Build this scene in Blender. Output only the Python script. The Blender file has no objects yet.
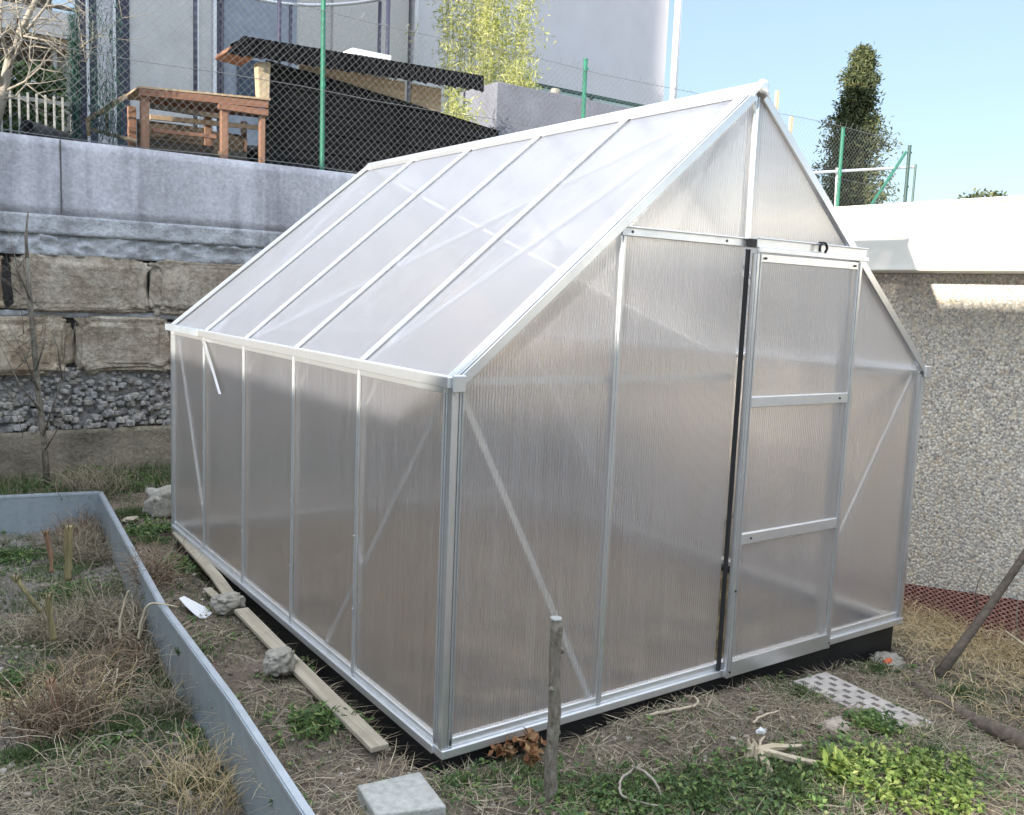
import bpy, math, random
from mathutils import Vector, Matrix, noise
R = random.Random(7)
S = bpy.context.scene
COL = S.collection

# ------------------------------------------------------------------ mesh builder
class MB:
    def __init__(s): s.v = []; s.f = []
    def add(s, vs, fs):
        n = len(s.v); s.v += [tuple(v) for v in vs]; s.f += [tuple(i+n for i in f) for f in fs]; return s
    def box(s, a, b):
        x0,y0,z0 = [min(a[i],b[i]) for i in range(3)]; x1,y1,z1 = [max(a[i],b[i]) for i in range(3)]
        return s.add([(x0,y0,z0),(x1,y0,z0),(x1,y1,z0),(x0,y1,z0),(x0,y0,z1),(x1,y0,z1),(x1,y1,z1),(x0,y1,z1)],
            [(0,3,2,1),(4,5,6,7),(0,1,5,4),(1,2,6,5),(2,3,7,6),(3,0,4,7)])
    def bar(s, p, q, w, d, up=(0,0,1)):
        p=Vector(p);q=Vector(q);t=(q-p).normalized();u=Vector(up);a=t.cross(u).normalized();b=a.cross(t).normalized()
        c=[(-w/2,-d/2),(w/2,-d/2),(w/2,d/2),(-w/2,d/2)]
        vs=[p+a*i+b*j for i,j in c]+[q+a*i+b*j for i,j in c]
        return s.add(vs,[(0,3,2,1),(4,5,6,7),(0,1,5,4),(1,2,6,5),(2,3,7,6),(3,0,4,7)][:2]+[(0,1,5,4),(1,2,6,5),(2,3,7,6),(3,0,4,7)])
    def tube(s, pts, rs, n=8, cap=True):
        pts=[Vector(p) for p in pts]
        if not isinstance(rs,(list,tuple)): rs=[rs]*len(pts)
        vs=[];fs=[];ref=None
        for i,p in enumerate(pts):
            t=(pts[min(i+1,len(pts)-1)]-pts[max(i-1,0)]).normalized()
            if ref is None:
                ref=Vector((0,0,1)) if abs(t.z)<.9 else Vector((1,0,0))
            a=(ref-t*ref.dot(t)).normalized();ref=a;b=t.cross(a)
            for k in range(n):
                g=2*math.pi*k/n; vs.append(p+(a*math.cos(g)+b*math.sin(g))*rs[i])
        for i in range(len(pts)-1):
            for k in range(n):
                k2=(k+1)%n; fs.append((i*n+k,i*n+k2,(i+1)*n+k2,(i+1)*n+k))
        if cap:
            fs.append(tuple(reversed(range(n)))); fs.append(tuple(range((len(pts)-1)*n,len(pts)*n)))
        return s.add(vs,fs)
    def quad(s,a,b,c,d): return s.add([a,b,c,d],[(0,1,2,3)])
    def poly(s,pts): return s.add(pts,[tuple(range(len(pts)))])
    def prism(s, pts, off):
        n=len(pts);o=Vector(off);vs=[Vector(p) for p in pts]+[Vector(p)+o for p in pts]
        return s.add(vs,[tuple(reversed(range(n))),tuple(range(n,2*n))]+[(i,(i+1)%n,(i+1)%n+n,i+n) for i in range(n)])
    def rock(s, c, dim, seed=0, sub=3, e=.55, amp=.12, fr=2.2, rot=0):
        vs,fs=ICO[sub]; out=[]
        cr,sr=math.cos(rot),math.sin(rot)
        for v in vs:
            p=[math.copysign(abs(k)**e,k) for k in v]
            q=Vector((p[0],p[1],p[2]))
            nz=noise.fractal(Vector(v)*fr+Vector((seed*7.3,seed*3.1,0)),.8,2.1,5)
            q*=1+amp*nz
            x,y,z=q.x*dim[0]/2,q.y*dim[1]/2,q.z*dim[2]/2
            out.append((c[0]+x*cr-y*sr,c[1]+x*sr+y*cr,c[2]+z))
        return s.add(out,fs)
    def strip(s, p, d, L, w, bend, seg=2):
        # a thin bent blade: starts at p, heading d, length L
        d=Vector(d).normalized(); side=d.cross(Vector((R.uniform(-.3,.3),R.uniform(-.3,.3),1))).normalized()
        pts=[];q=Vector(p)
        for i in range(seg+1):
            f=i/seg; ww=w*(1-.75*f)
            pts+= [q-side*ww/2,q+side*ww/2]
            q=q+d*L/seg; d=(d+Vector(bend)/seg).normalized()
        return s.add(pts,[(2*i,2*i+1,2*i+3,2*i+2) for i in range(seg)])
    def leaf(s, p, n, L, w, rot=None):
        n=Vector(n).normalized(); a=n.orthogonal().normalized()
        g=R.uniform(0,6.28) if rot is None else rot
        b=n.cross(a); t=a*math.cos(g)+b*math.sin(g); u=n.cross(t); p=Vector(p)
        return s.add([p,p+t*L*.5+u*w*.5+n*L*.08,p+t*L,p+t*L*.5-u*w*.5+n*L*.08],[(0,1,2,3)])

def _ico():
    import bmesh
    out={}
    for k in (1,2,3,4,5):
        b=bmesh.new(); bmesh.ops.create_icosphere(b,subdivisions=k,radius=1)
        b.verts.ensure_lookup_table()
        out[k]=([tuple(v.co) for v in b.verts],[tuple(v.index for v in f.verts) for f in b.faces]); b.free()
    return out
ICO=_ico()

def mk(name, mb, mat, loc=(0,0,0), smooth=False):
    m=bpy.data.meshes.new(name); L=Vector(loc)
    m.from_pydata([tuple(Vector(v)-L) for v in mb.v],[],mb.f); m.update()
    if smooth:
        m.polygons.foreach_set('use_smooth',[True]*len(m.polygons))
    o=bpy.data.objects.new(name,m); COL.objects.link(o)
    m.materials.append(mat)
    return o
def thing(name,label,cat,loc=(0,0,0),group=None):
    o=bpy.data.objects.new(name,None); COL.objects.link(o); o.location=loc; o['label']=label; o['category']=cat
    o.empty_display_size=.1
    if group:o['group']=group
    o['_w']=1
    del o['_w']
    return o
WL={}
def part(name,mb,mat,parent,smooth=False,label=None,bevel=0):
    loc=WL.get(parent.name, tuple(parent.location))
    o=mk(name,mb,mat,loc,smooth); o.parent=parent; WL[o.name]=loc
    if label:o['label']=label
    if bevel: bev(o,bevel)
    return o
def bev(o,w,seg=2):
    m=o.modifiers.new('b','BEVEL'); m.width=w; m.segments=seg; m.limit_method='ANGLE'
    return o
def solo(name,label,cat,mb,mat,loc=(0,0,0),smooth=False,group=None,bevel=0):
    o=mk(name,mb,mat,loc,smooth); o.location=loc; o['label']=label;o['category']=cat
    if group:o['group']=group
    if bevel: bev(o,bevel)
    return o
def struct(name,mb,mat,smooth=False,kind='structure',label=None,cat=None):
    o=mk(name,mb,mat,(0,0,0),smooth); o['kind']=kind
    if label:o['label']=label
    if cat:o['category']=cat
    return o

# ------------------------------------------------------------------ materials
class NT:
    def __init__(s,name):
        s.m=bpy.data.materials.new(name); s.m.use_nodes=True; s.t=s.m.node_tree; s.n=s.t.nodes; s.l=s.t.links
        s.out=[x for x in s.n if x.type=='OUTPUT_MATERIAL'][0]; s.b=[x for x in s.n if x.type=='BSDF_PRINCIPLED'][0]
        s.tc=s.n.new('ShaderNodeTexCoord')
    def mapping(s,scale=(1,1,1),rot=(0,0,0)):
        m=s.n.new('ShaderNodeMapping'); m.inputs['Scale'].default_value=scale; m.inputs['Rotation'].default_value=rot
        s.l.new(s.tc.outputs['Object'],m.inputs[0]); return m.outputs[0]
    def noise(s,scale,detail=6,rough=.6,vec=None,dist=0):
        x=s.n.new('ShaderNodeTexNoise'); x.inputs['Scale'].default_value=scale;x.inputs['Detail'].default_value=detail
        x.inputs['Roughness'].default_value=rough;x.inputs['Distortion'].default_value=dist
        s.l.new(vec or s.tc.outputs['Object'],x.inputs['Vector']); return x.outputs['Fac']
    def vor(s,scale,vec=None,feature='F1',out='Distance'):
        x=s.n.new('ShaderNodeTexVoronoi'); x.feature=feature; x.inputs['Scale'].default_value=scale
        s.l.new(vec or s.tc.outputs['Object'],x.inputs['Vector']); return x.outputs[out]
    def ramp(s,fac,stops,interp='LINEAR'):
        r=s.n.new('ShaderNodeValToRGB'); r.color_ramp.interpolation=interp; e=r.color_ramp.elements
        while len(e)<len(stops): e.new(.5)
        for i,(p,c) in enumerate(stops):
            e[i].position=p; e[i].color=(c if len(c)==4 else (*c,1)) if isinstance(c,(tuple,list)) else (c,c,c,1)
        s.l.new(fac,r.inputs[0]); return r.outputs[0]
    def mix(s,f,a,b,mode='MIX'):
        x=s.n.new('ShaderNodeMix'); x.data_type='RGBA'; x.blend_type=mode
        for i,v in ((0,f),(6,a),(7,b)):
            if isinstance(v,(int,float)): x.inputs[i].default_value=v
            elif isinstance(v,(tuple,list)): x.inputs[i].default_value=(*v,1) if len(v)==3 else v
            else: s.l.new(v,x.inputs[i])
        return x.outputs[2]
    def math(s,op,a,b=0):
        x=s.n.new('ShaderNodeMath'); x.operation=op
        for i,v in ((0,a),(1,b)):
            if isinstance(v,(int,float)): x.inputs[i].default_value=v
            else: s.l.new(v,x.inputs[i])
        return x.outputs[0]
    def bump(s,h,strength=.5,dist=.01,target=None):
        x=s.n.new('ShaderNodeBump'); x.inputs['Strength'].default_value=strength;x.inputs['Distance'].default_value=dist
        s.l.new(h,x.inputs['Height'])
        if target is None: s.l.new(x.outputs[0],s.b.inputs['Normal'])
        return x.outputs[0]
    def set(s,**k):
        for a,v in k.items():
            a={'color':'Base Color','rough':'Roughness','metal':'Metallic','spec':'Specular IOR Level','trans':'Transmission Weight','ior':'IOR'}[a]
            if isinstance(v,(int,float)): s.b.inputs[a].default_value=v
            elif isinstance(v,tuple): s.b.inputs[a].default_value=(*v,1)
            else: s.l.new(v,s.b.inputs[a])
        return s
    def rnd(s):
        g=s.n.new('ShaderNodeNewGeometry'); return g.outputs['Random Per Island']

def simple(name,color,rough=.6,metal=0,var=.15,scale=8,bump=0,bs=60):
    t=NT(name); f=t.noise(scale)
    lo=tuple(c*(1-var) for c in color); hi=tuple(min(1,c*(1+var)) for c in color)
    t.set(color=t.ramp(f,[(.3,lo),(.7,hi)]),rough=rough,metal=metal)
    if bump: t.bump(t.noise(bs),bump,.004)
    return t.m

def m_alu(name='aluminium',c=.78,r=.32):
    t=NT(name); f=t.noise(14); g=t.noise(90,3)
    t.set(color=t.mix(t.ramp(f,[(.35,0),(.75,1)]),(c*.97,c*.985,c),(c*.84,c*.86,c*.88)),metal=.85,rough=t.ramp(f,[(.3,r*.9),(.7,r*1.1)])); return t.m
ALU=m_alu(); ALU2=m_alu('aluminium_bright',.85,.42)
BLACK=simple('black_steel_base',(.012,.013,.014),.5,0,.2)
RUBBER=simple('rubber_seal',(.02,.02,.022),.6)

def m_poly(name, axis, lo=.09, hi=.27, clear=.09, tint=(.99,.93,.84,1), gl=.11):
    t=NT(name)
    vec=t.mapping((1,0,0) if axis=='x' else (0,1,0))
    rib=t.n.new('ShaderNodeTexWave'); rib.wave_type='BANDS'; rib.bands_direction='X' if axis=='x' else 'Y'
    rib.inputs['Scale'].default_value=28; rib.inputs['Distortion'].default_value=0
    t.l.new(t.tc.outputs['Object'],rib.inputs['Vector'])
    st=t.noise(1.0,5,.75,t.mapping((46,1.6,1.6) if axis=='x' else (1.6,46,1.6)))
    cloud=t.noise(1.6,3)
    h=t.math('ADD',t.math('MULTIPLY',rib.outputs['Fac'],.5),t.math('MULTIPLY',st,.55))
    nrm=t.bump(h,.8,.006,target=1)
    refr=t.n.new('ShaderNodeBsdfRefraction'); refr.inputs['IOR'].default_value=1.09; refr.inputs['Roughness'].default_value=.5
    refr.inputs['Color'].default_value=tint; t.l.new(nrm,refr.inputs['Normal'])
    tra=t.n.new('ShaderNodeBsdfTranslucent')
    t.l.new(t.ramp(st,[(.3,(.80,.80,.83)),(.7,(.95,.95,.97))]),tra.inputs['Color'])
    dif=t.n.new('ShaderNodeBsdfDiffuse'); dif.inputs['Color'].default_value=(.80,.81,.92,1)
    clr=t.n.new('ShaderNodeBsdfTransparent'); clr.inputs['Color'].default_value=(.93,.93,.94,1)
    glo=t.n.new('ShaderNodeBsdfGlossy'); glo.inputs['Roughness'].default_value=.2; t.l.new(t.bump(h,.6,.008,target=1),glo.inputs['Normal'])
    def mx(f,a,b):
        x=t.n.new('ShaderNodeMixShader')
        if isinstance(f,float): x.inputs[0].default_value=f
        else: t.l.new(f,x.inputs[0])
        t.l.new(a,x.inputs[1]); t.l.new(b,x.inputs[2]); return x.outputs[0]
    td=mx(.5,tra.outputs[0],dif.outputs[0])
    body=mx(t.ramp(t.math('ADD',t.math('MULTIPLY',st,.7),t.math('MULTIPLY',cloud,.3)),[(.3,lo),(.72,hi)]),refr.outputs[0],td)
    body=mx(clear,body,clr.outputs[0])
    fr=t.n.new('ShaderNodeFresnel'); fr.inputs['IOR'].default_value=1.5
    g=t.n.new('ShaderNodeNewGeometry')
    # same reflectance seen from either face of the thin sheet
    lw=t.n.new('ShaderNodeLayerWeight'); lw.inputs['Blend'].default_value=.5
    fac=t.math('ADD',t.math('MULTIPLY',t.math('POWER',lw.outputs['Facing'],3.5),.6),gl)
    body=mx(fac,body,glo.outputs[0])
    t.l.new(body,t.out.inputs['Surface']); return t.m
PX=m_poly('twinwall_polycarbonate_x','x',.18,.34); PY=m_poly('twinwall_polycarbonate_y','y'); PR=m_poly('twinwall_polycarbonate_sunlit_roof','y',.27,.42,.28,(.94,.96,1,1),.11)  # PR: copy of the wall sheet, whiter and bluer for a sunlit look

def m_concrete(name,c,stain=(.16,.15,.19),streak=True,bump=.4):
    t=NT(name); f=t.noise(3,8,.65); g=t.noise(45,4)
    col=t.ramp(f,[(.3,tuple(k*.78 for k in c)),(.7,tuple(min(1,k*1.12) for k in c))])
    if streak:
        v=t.noise(1,6,.6,t.mapping((3.2,1,.35)))
        col=t.mix(t.ramp(v,[(.46,0),(.66,.75)]),col,stain)
        v2=t.noise(1,3,.5,t.mapping((11,1,.25))); col=t.mix(t.ramp(v2,[(.48,0),(.75,.28)]),col,tuple(k*1.3 for k in c))
        bl=t.noise(7,8,.8); col=t.mix(t.ramp(bl,[(.58,0),(.72,.45)]),col,tuple(k*.6 for k in stain))
    col=t.mix(.35,col,t.ramp(g,[(.3,.25),(.7,.75)]),'OVERLAY')
    pit=t.vor(38); col=t.mix(t.ramp(pit,[(.04,.55),(.1,0)]),col,(.05,.05,.05))
    t.set(color=col,rough=.9); t.bump(t.noise(30,8),bump,.02); return t.m
CONC=m_concrete('board_marked_concrete',(.52,.515,.55),(.20,.195,.22))
OLDC=m_concrete('old_crumbling_concrete',(.46,.47,.49),(.2,.22,.2),False,.8)
CONC2=m_concrete('weathered_concrete',(.47,.48,.50),(.19,.19,.20),True,.9)
FOOT=m_concrete('stained_footing_concrete',(.22,.19,.14),(.07,.07,.05),True,.8)
PAVE=m_concrete('paver_concrete',(.36,.36,.33),(.2,.2,.18),False,.6)
def m_stone():
    t=NT('rough_limestone'); f=t.noise(4,9,.7,dist=.4); g=t.noise(26,6,.7)
    c=t.ramp(f,[(.28,(.24,.17,.10)),(.45,(.42,.32,.21)),(.6,(.60,.51,.38)),(.75,(.43,.38,.32))])
    c=t.mix(t.ramp(t.noise(2.1,4),[(.55,0),(.75,.6)]),c,(.30,.17,.09))
    oi=t.n.new('ShaderNodeObjectInfo'); c=t.mix(t.ramp(oi.outputs['Random'],[(0,0),(1,.45)]),c,t.ramp(f,[(.3,(.24,.23,.21)),(.7,(.50,.47,.42))]))
    c=t.mix(.55,c,t.ramp(g,[(.3,.15),(.7,.85)]),'OVERLAY')
    t.set(color=c,rough=.95); t.bump(t.math('ADD',t.noise(12,9,.7),t.math('MULTIPLY',g,.5)),.9,.05); return t.m
STONE=m_stone()
MORT=simple('dark_joint_earth',(.10,.095,.09),.95,0,.5,20,.8,50)
def m_rub():
    t=NT('grey_rubble'); c=t.ramp(t.rnd(),[(0,(.20,.19,.18)),(.4,(.30,.295,.29)),(.75,(.36,.335,.30)),(1,(.25,.23,.20))])
    c=t.mix(.4,c,t.ramp(t.noise(40),[(.3,.2),(.7,.8)]),'OVERLAY'); t.set(color=c,rough=.95); t.bump(t.noise(50),.6,.02); return t.m
RUB=m_rub()
def m_pebble():
    t=NT('pebble_dash'); 
    def vr(s):
        x=t.n.new('ShaderNodeTexVoronoi'); x.inputs['Scale'].default_value=s; t.l.new(t.tc.outputs['Object'],x.inputs['Vector']); return x
    v=vr(62); 
    sep=t.n.new('ShaderNodeSeparateColor'); t.l.new(v.outputs['Color'],sep.inputs[0])
    c=t.ramp(sep.outputs[0],[(0,(.80,.71,.56)),(.30,(.62,.53,.41)),(.44,(.88,.83,.73)),(.68,(.44,.40,.36)),(.78,(.70,.57,.41)),(.93,(.20,.19,.18))],'CONSTANT')
    v3=vr(120); sep3=t.n.new('ShaderNodeSeparateColor'); t.l.new(v3.outputs['Color'],sep3.inputs[0])
    c=t.mix(t.ramp(t.noise(26,2),[(.46,0),(.52,1)]),c,t.ramp(sep3.outputs[0],[(0,(.70,.64,.54)),(.35,(.50,.46,.40)),(.6,(.80,.77,.70)),(.85,(.30,.28,.27))],'CONSTANT'))
    c=t.mix(t.ramp(v.outputs['Distance'],[(.4,0),(.8,.6)]),c,(.34,.30,.26))
    c=t.mix(t.ramp(t.noise(1.3,3),[(.35,0),(.7,.30)]),c,(.45,.43,.40))
    t.set(color=c,rough=.85); inv=t.math('SUBTRACT',1,v.outputs['Distance']); t.bump(inv,.7,.009); return t.m
PEB=m_pebble()
FASC=simple('white_sheet_fascia',(.72,.70,.63),.5,0,.07,2.5)
def m_galv():
    t=NT('galvanised_steel'); v=t.vor(45,out='Color'); sep=t.n.new('ShaderNodeSeparateColor'); t.l.new(v,sep.inputs[0])
    c=t.ramp(sep.outputs[0],[(0,(.33,.39,.43)),(1,(.38,.43,.47))])
    d=t.noise(3,7,.7); c=t.mix(t.ramp(d,[(.5,0),(.72,.6)]),c,(.27,.27,.25))
    st=t.noise(1,5,.6,t.mapping((14,14,1))); c=t.mix(t.ramp(st,[(.52,0),(.75,.35)]),c,(.55,.58,.6))
    t.set(color=c,metal=.55,rough=t.ramp(d,[(.3,.42),(.7,.65)])); t.bump(t.noise(9,3),.25,.01); return t.m
GALV=m_galv()
GALVR=simple('galvanised_rim',(.52,.57,.62),.4,.6,.12,12)
def m_wood(name,a,b,ax='x',r=.8):
    t=NT(name); sc={'x':(2,40,40),'y':(40,2,40),'z':(40,40,2)}[ax]
    f=t.noise(1,6,.7,t.mapping(sc)); c=t.ramp(f,[(.3,a),(.7,b)])
    c=t.mix(t.ramp(t.noise(5,5),[(.5,0),(.75,.5)]),c,tuple(k*.6 for k in a)); t.set(color=c,rough=r); t.bump(f,.5,.004); return t.m
PLANK=m_wood('weathered_plank',(.27,.23,.17),(.45,.40,.31),'y')
LUM=m_wood('orange_timber',(.17,.075,.045),(.34,.17,.10),'x')
LUMZ=m_wood('orange_timber_upright',(.20,.10,.06),(.38,.21,.13),'z')
PALEW=m_wood('pale_timber',(.40,.27,.15),(.62,.46,.30),'x')
PALEZ=m_wood('pale_timber_upright',(.42,.32,.2),(.66,.54,.38),'z')
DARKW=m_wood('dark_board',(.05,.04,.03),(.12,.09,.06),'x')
def m_bark():
    t=NT('mottled_grey_bark'); f=t.noise(1,7,.7,t.mapping((60,60,18))); g=t.noise(30,6,.8)
    c=t.ramp(f,[(.3,(.10,.08,.065)),(.55,(.24,.21,.17)),(.7,(.34,.33,.28))]); c=t.mix(t.ramp(g,[(.5,0),(.62,.8)]),c,(.09,.075,.05)); c=t.mix(t.ramp(t.noise(22,4),[(.55,0),(.68,.6)]),c,(.26,.29,.20))
    t.set(color=c,rough=.95); t.bump(t.math('ADD',f,g),1,.008); return t.m
BARK=m_bark()
BARKP=m_wood('pale_bark',(.22,.19,.15),(.42,.38,.31),'z',.95)
BARKB=m_wood('brown_bark',(.06,.047,.036),(.165,.13,.10),'x',.95)
SPLIT=m_wood('split_dry_wood',(.36,.29,.19),(.58,.50,.37),'x',.9)
BITU=simple('black_bitumen_sheet',(.006,.006,.008),.85,0,.5,12,.2,40)
[setattr(n.inputs['Specular IOR Level'],'default_value',.15) for n in BITU.node_tree.nodes if n.type=='BSDF_PRINCIPLED']
GREENM=simple('green_coated_steel',(.02,.16,.10),.45,0,.2)
GREEND=simple('dark_green_steel',(.02,.06,.05),.5,0,.2)
WIRE=simple('chain_wire',(.17,.18,.18),.6,.2)
STUC=simple('grey_lilac_stucco',(.60,.59,.63),.9,0,.05,2,.3,120)
STUC2=simple('speckled_render',(.50,.49,.48),.9,0,.25,60,.6,90)
WPAINT=simple('white_paint',(.75,.76,.8),.4,0,.05)
GLASSD=simple('dark_window_glass',(.035,.05,.08),.08,0,.3)
GLASSG=simple('grey_blue_glass',(.26,.29,.35),.12,0,.15)
NET=simple('dark_green_net',(.02,.07,.055),.8,0,.5,30)
DRED=simple('dark_slate_strip',(.03,.03,.06),.5)
PLANT=m_concrete('grey_planter',(.17,.175,.21),(.1,.1,.12),False,.3)
def m_glass():
    t=NT('green_balustrade_glass'); t.set(color=(.55,.72,.66),rough=.05,trans=.9,ior=1.45); return t.m
BGL=m_glass()
def m_isl(name,stops,rough=.85,trans=0,noisy=None):
    t=NT(name); c=t.ramp(t.rnd(),stops); t.set(color=c,rough=rough)
    if trans:
        tr=t.n.new('ShaderNodeBsdfTranslucent'); t.l.new(c,tr.inputs[0]); mx=t.n.new('ShaderNodeMixShader'); mx.inputs[0].default_value=trans
        t.l.new(t.b.outputs[0],mx.inputs[1]); t.l.new(tr.outputs[0],mx.inputs[2]); t.l.new(mx.outputs[0],t.out.inputs['Surface'])
    return t.m
STRAW=m_isl('dry_straw',[(0,(.11,.085,.055)),(.4,(.23,.185,.12)),(.75,(.42,.36,.25)),(1,(.21,.19,.15))])
STRAWY=m_isl('yellow_straw',[(0,(.28,.20,.10)),(.5,(.50,.38,.20)),(1,(.58,.48,.30))])
GRASS=m_isl('grass_blades',[(0,(.035,.065,.022)),(.5,(.065,.12,.035)),(.85,(.12,.18,.05)),(1,(.20,.20,.09))],.7,.3)
WEED=m_isl('weed_leaves',[(0,(.045,.09,.03)),(.5,(.085,.155,.04)),(.85,(.15,.23,.06)),(1,(.26,.28,.10))],.6,.3)
WEEDB=m_isl('bright_weed_leaves',[(0,(.10,.17,.03)),(.5,(.20,.28,.06)),(1,(.33,.37,.12))],.6,.35)
BROWNL=m_isl('brown_leaves',[(0,(.15,.06,.025)),(.5,(.30,.14,.06)),(1,(.36,.24,.12))],.8,.2)
CLOD=m_isl('soil_clods',[(0,(.10,.08,.06)),(.6,(.20,.165,.13)),(1,(.34,.31,.27))],.95)
SPRUCE=m_isl('conifer_needles',[(0,(.03,.045,.02)),(.5,(.065,.085,.035)),(1,(.15,.155,.06))],.8,.15)
BAMB=m_isl('bamboo_leaves',[(0,(.20,.24,.05)),(.5,(.40,.42,.12)),(1,(.58,.56,.28))],.7,.35)
def m_soil(name,a,b,c2):
    t=NT(name); f=t.noise(5,10,.75); g=t.noise(60,6,.8)
    c=t.ramp(f,[(.3,a),(.5,b),(.7,c2)]); c=t.mix(.6,c,t.ramp(g,[(.3,.1),(.7,.9)]),'OVERLAY')
    t.set(color=c,rough=.97); t.bump(t.math('ADD',t.noise(22,8,.8),g),.9,.02); return t.m
SOIL=m_soil('garden_soil',(.11,.085,.06),(.20,.155,.115),(.31,.255,.20))
BSOIL=m_soil('bed_soil',(.10,.085,.07),(.19,.17,.145),(.36,.345,.32))
TURF=m_soil('rough_turf',(.05,.07,.03),(.10,.10,.05),(.16,.14,.08))
def m_drain():
    t=NT('brown_dimple_membrane'); 
    w=[]
    for a in (.95,-.95):
        x=t.n.new('ShaderNodeTexWave'); x.bands_direction='Y'; x.inputs['Scale'].default_value=15; x.inputs['Distortion'].default_value=.6; x.inputs['Detail Scale'].default_value=3
        t.l.new(t.mapping((1,1,1),(a,0,0)),x.inputs['Vector']); w.append(x.outputs['Fac'])
    h=t.math('MULTIPLY',w[0],w[1]); c=t.ramp(h,[(.05,(.40,.20,.16)),(.4,(.24,.11,.085)),(.75,(.09,.04,.03))])
    t.set(color=c,rough=.55); t.bump(t.math('SUBTRACT',1,h),.9,.015); return t.m
DRAIN=m_drain()
STONEP=m_concrete('pale_field_stone',(.36,.34,.29),(.13,.11,.08),True,.9)
SHELL=simple('white_shard',(.72,.73,.74),.4,0,.06)
REDST=simple('brick_red_spot',(.5,.12,.05),.8)

# ------------------------------------------------------------------ terrain heights
def ss(a,b,x):
    t=max(0,min(1,(x-a)/(b-a))); return t*t*(3-2*t)
def fb(x,y,s,seed=0): return noise.fractal(Vector((x*s+seed,y*s-seed,seed*.3)),1.0,2.0,4)
BEDP=[(-.62,-2.2),(-.535,-.4),(-.475,.56),(-.44,1.6),(-.24,3.92)]     # right rim of the bed (x,y)
def bedx(y):
    p=BEDP
    for i in range(len(p)-1):
        if y<=p[i+1][1] or i==len(p)-2:
            f=(y-p[i][1])/(p[i+1][1]-p[i][1]); return p[i][0]+f*(p[i+1][0]-p[i][0])
def bedy(x): return 3.92+(-.24-x)*.2
def inbed(x,y,m=0): return x<bedx(y)-m and y<bedy(x)-m
PVP=[(1.578, -0.108, -0.055)[:2],(1.557, -0.582, -0.055)[:2],(1.709, -0.590, -0.055)[:2],(1.750, -0.128, -0.055)[:2]]
def PV(x,y):
    sgn=0
    for i in range(4):
        ax,ay=PVP[i];bx2,by2=PVP[(i+1)%4]; c_=(bx2-ax)*(y-ay)-(by2-ay)*(x-ax)
        if c_==0: continue
        if sgn==0: sgn=1 if c_>0 else -1
        elif (c_>0)!=(sgn>0): return False
    return True
def hg(x,y):
    z=-.045 -.105*ss(1.2,2.5,x) -.17*ss(2.4,3.5,x) +.09*ss(3.0,4.5,y) 
    z+= .05*ss(-.2,-1.2,y)*ss(2.2,3.2,x)
    far=ss(6,12,math.hypot(x,y)); z=z*(1-far)-.3*far
    n=.022*fb(x,y,1.6,3)+.011*fb(x,y,7,5)+.006*fb(x,y,22,8)
    if -.02<x<2.47 and -.03<y<3.1: n=.5*n-.03
    else:
        d=min(abs(x),abs(y)) if (-.3<x<2.6 and -.2<y<3.2) else 1
    if PV(x,y): z-=.06
    if -.16<x<.1 and -.02<y<3.15: z-=.055*ss(-.10,-.03,x)*ss(-.02,.15,y)
    return z+n
def hb(x,y): return -.20+.035*fb(x,y,1.4,11)+.02*fb(x,y,6,12)+.009*fb(x,y,25,13)

def axis_pts(a,b,f0,f1,fine,coarse):
    p=[];x=a
    while x<b:
        p.append(x); x+= fine if f0<=x<f1 else coarse
    p.append(b); return p
def grid(fx,fy,h,skip=None):
    mb=MB(); nx=len(fx)
    mb.v=[(x,y,h(x,y)) for y in fy for x in fx]
    for j in range(len(fy)-1):
        for i in range(nx-1):
            ids=(j*nx+i,j*nx+i+1,(j+1)*nx+i+1,(j+1)*nx+i)
            if skip and all(skip(mb.v[k][0],mb.v[k][1]) for k in ids): continue
            mb.f.append(ids)
    return mb
gx=axis_pts(-20,-1.0,-1,-1,.5,1.0)+axis_pts(-.98,4.0,-1,4,.022,.022)+axis_pts(4.2,24,4,4,.5,1.5)
gy=axis_pts(-20,-1.6,-2,-2,1,1.4)+axis_pts(-1.58,4.75,-2,5,.022,.022)
g=grid(gx,gy,hg,lambda x,y:inbed(x,y,0))
# pull cells that straddle the bed edge back to its rim line
nv=[]
for (x,y,z) in g.v:
    if inbed(x,y,0):
        dx=bedx(y)-x; dy=bedy(x)-y
        if dx<.05 and dx<=dy: x=bedx(y)+.002
        elif dy<.05: y=bedy(x)+.002
        elif dx<1.3 and dx<=dy: x=bedx(y)+.002
        elif dy<1.3: y=bedy(x)+.002
    nv.append((x,y,z))
g.v=nv
struct('ground',g,SOIL,True)
far=MB(); far.quad((-400,-400,-.6),(400,-400,-.6),(400,400,-.6),(-400,400,-.6)); struct('distant_ground',far,TURF)
bx_=axis_pts(-3.5,-1.4,0,0,.1,.1)+axis_pts(-1.39,-.2,-2,0,.02,.02)
by_=axis_pts(-2.2,4.6,-3,5,.022,.022)
g=grid(bx_,by_,hb,lambda x,y: not inbed(x,y,-.02))
g.v=[(min(x,bedx(y)-.004),y,z) for x,y,z in g.v]
struct('bed_soil',g,BSOIL,True)
def tz(x,y): return hb(x,y) if inbed(x,y) else hg(x,y)

# terrace behind the retaining wall
t=MB(); t.box((-20,4.86,-.5),(60,80,2.28)); struct('terrace_ground',t,TURF)

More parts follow.
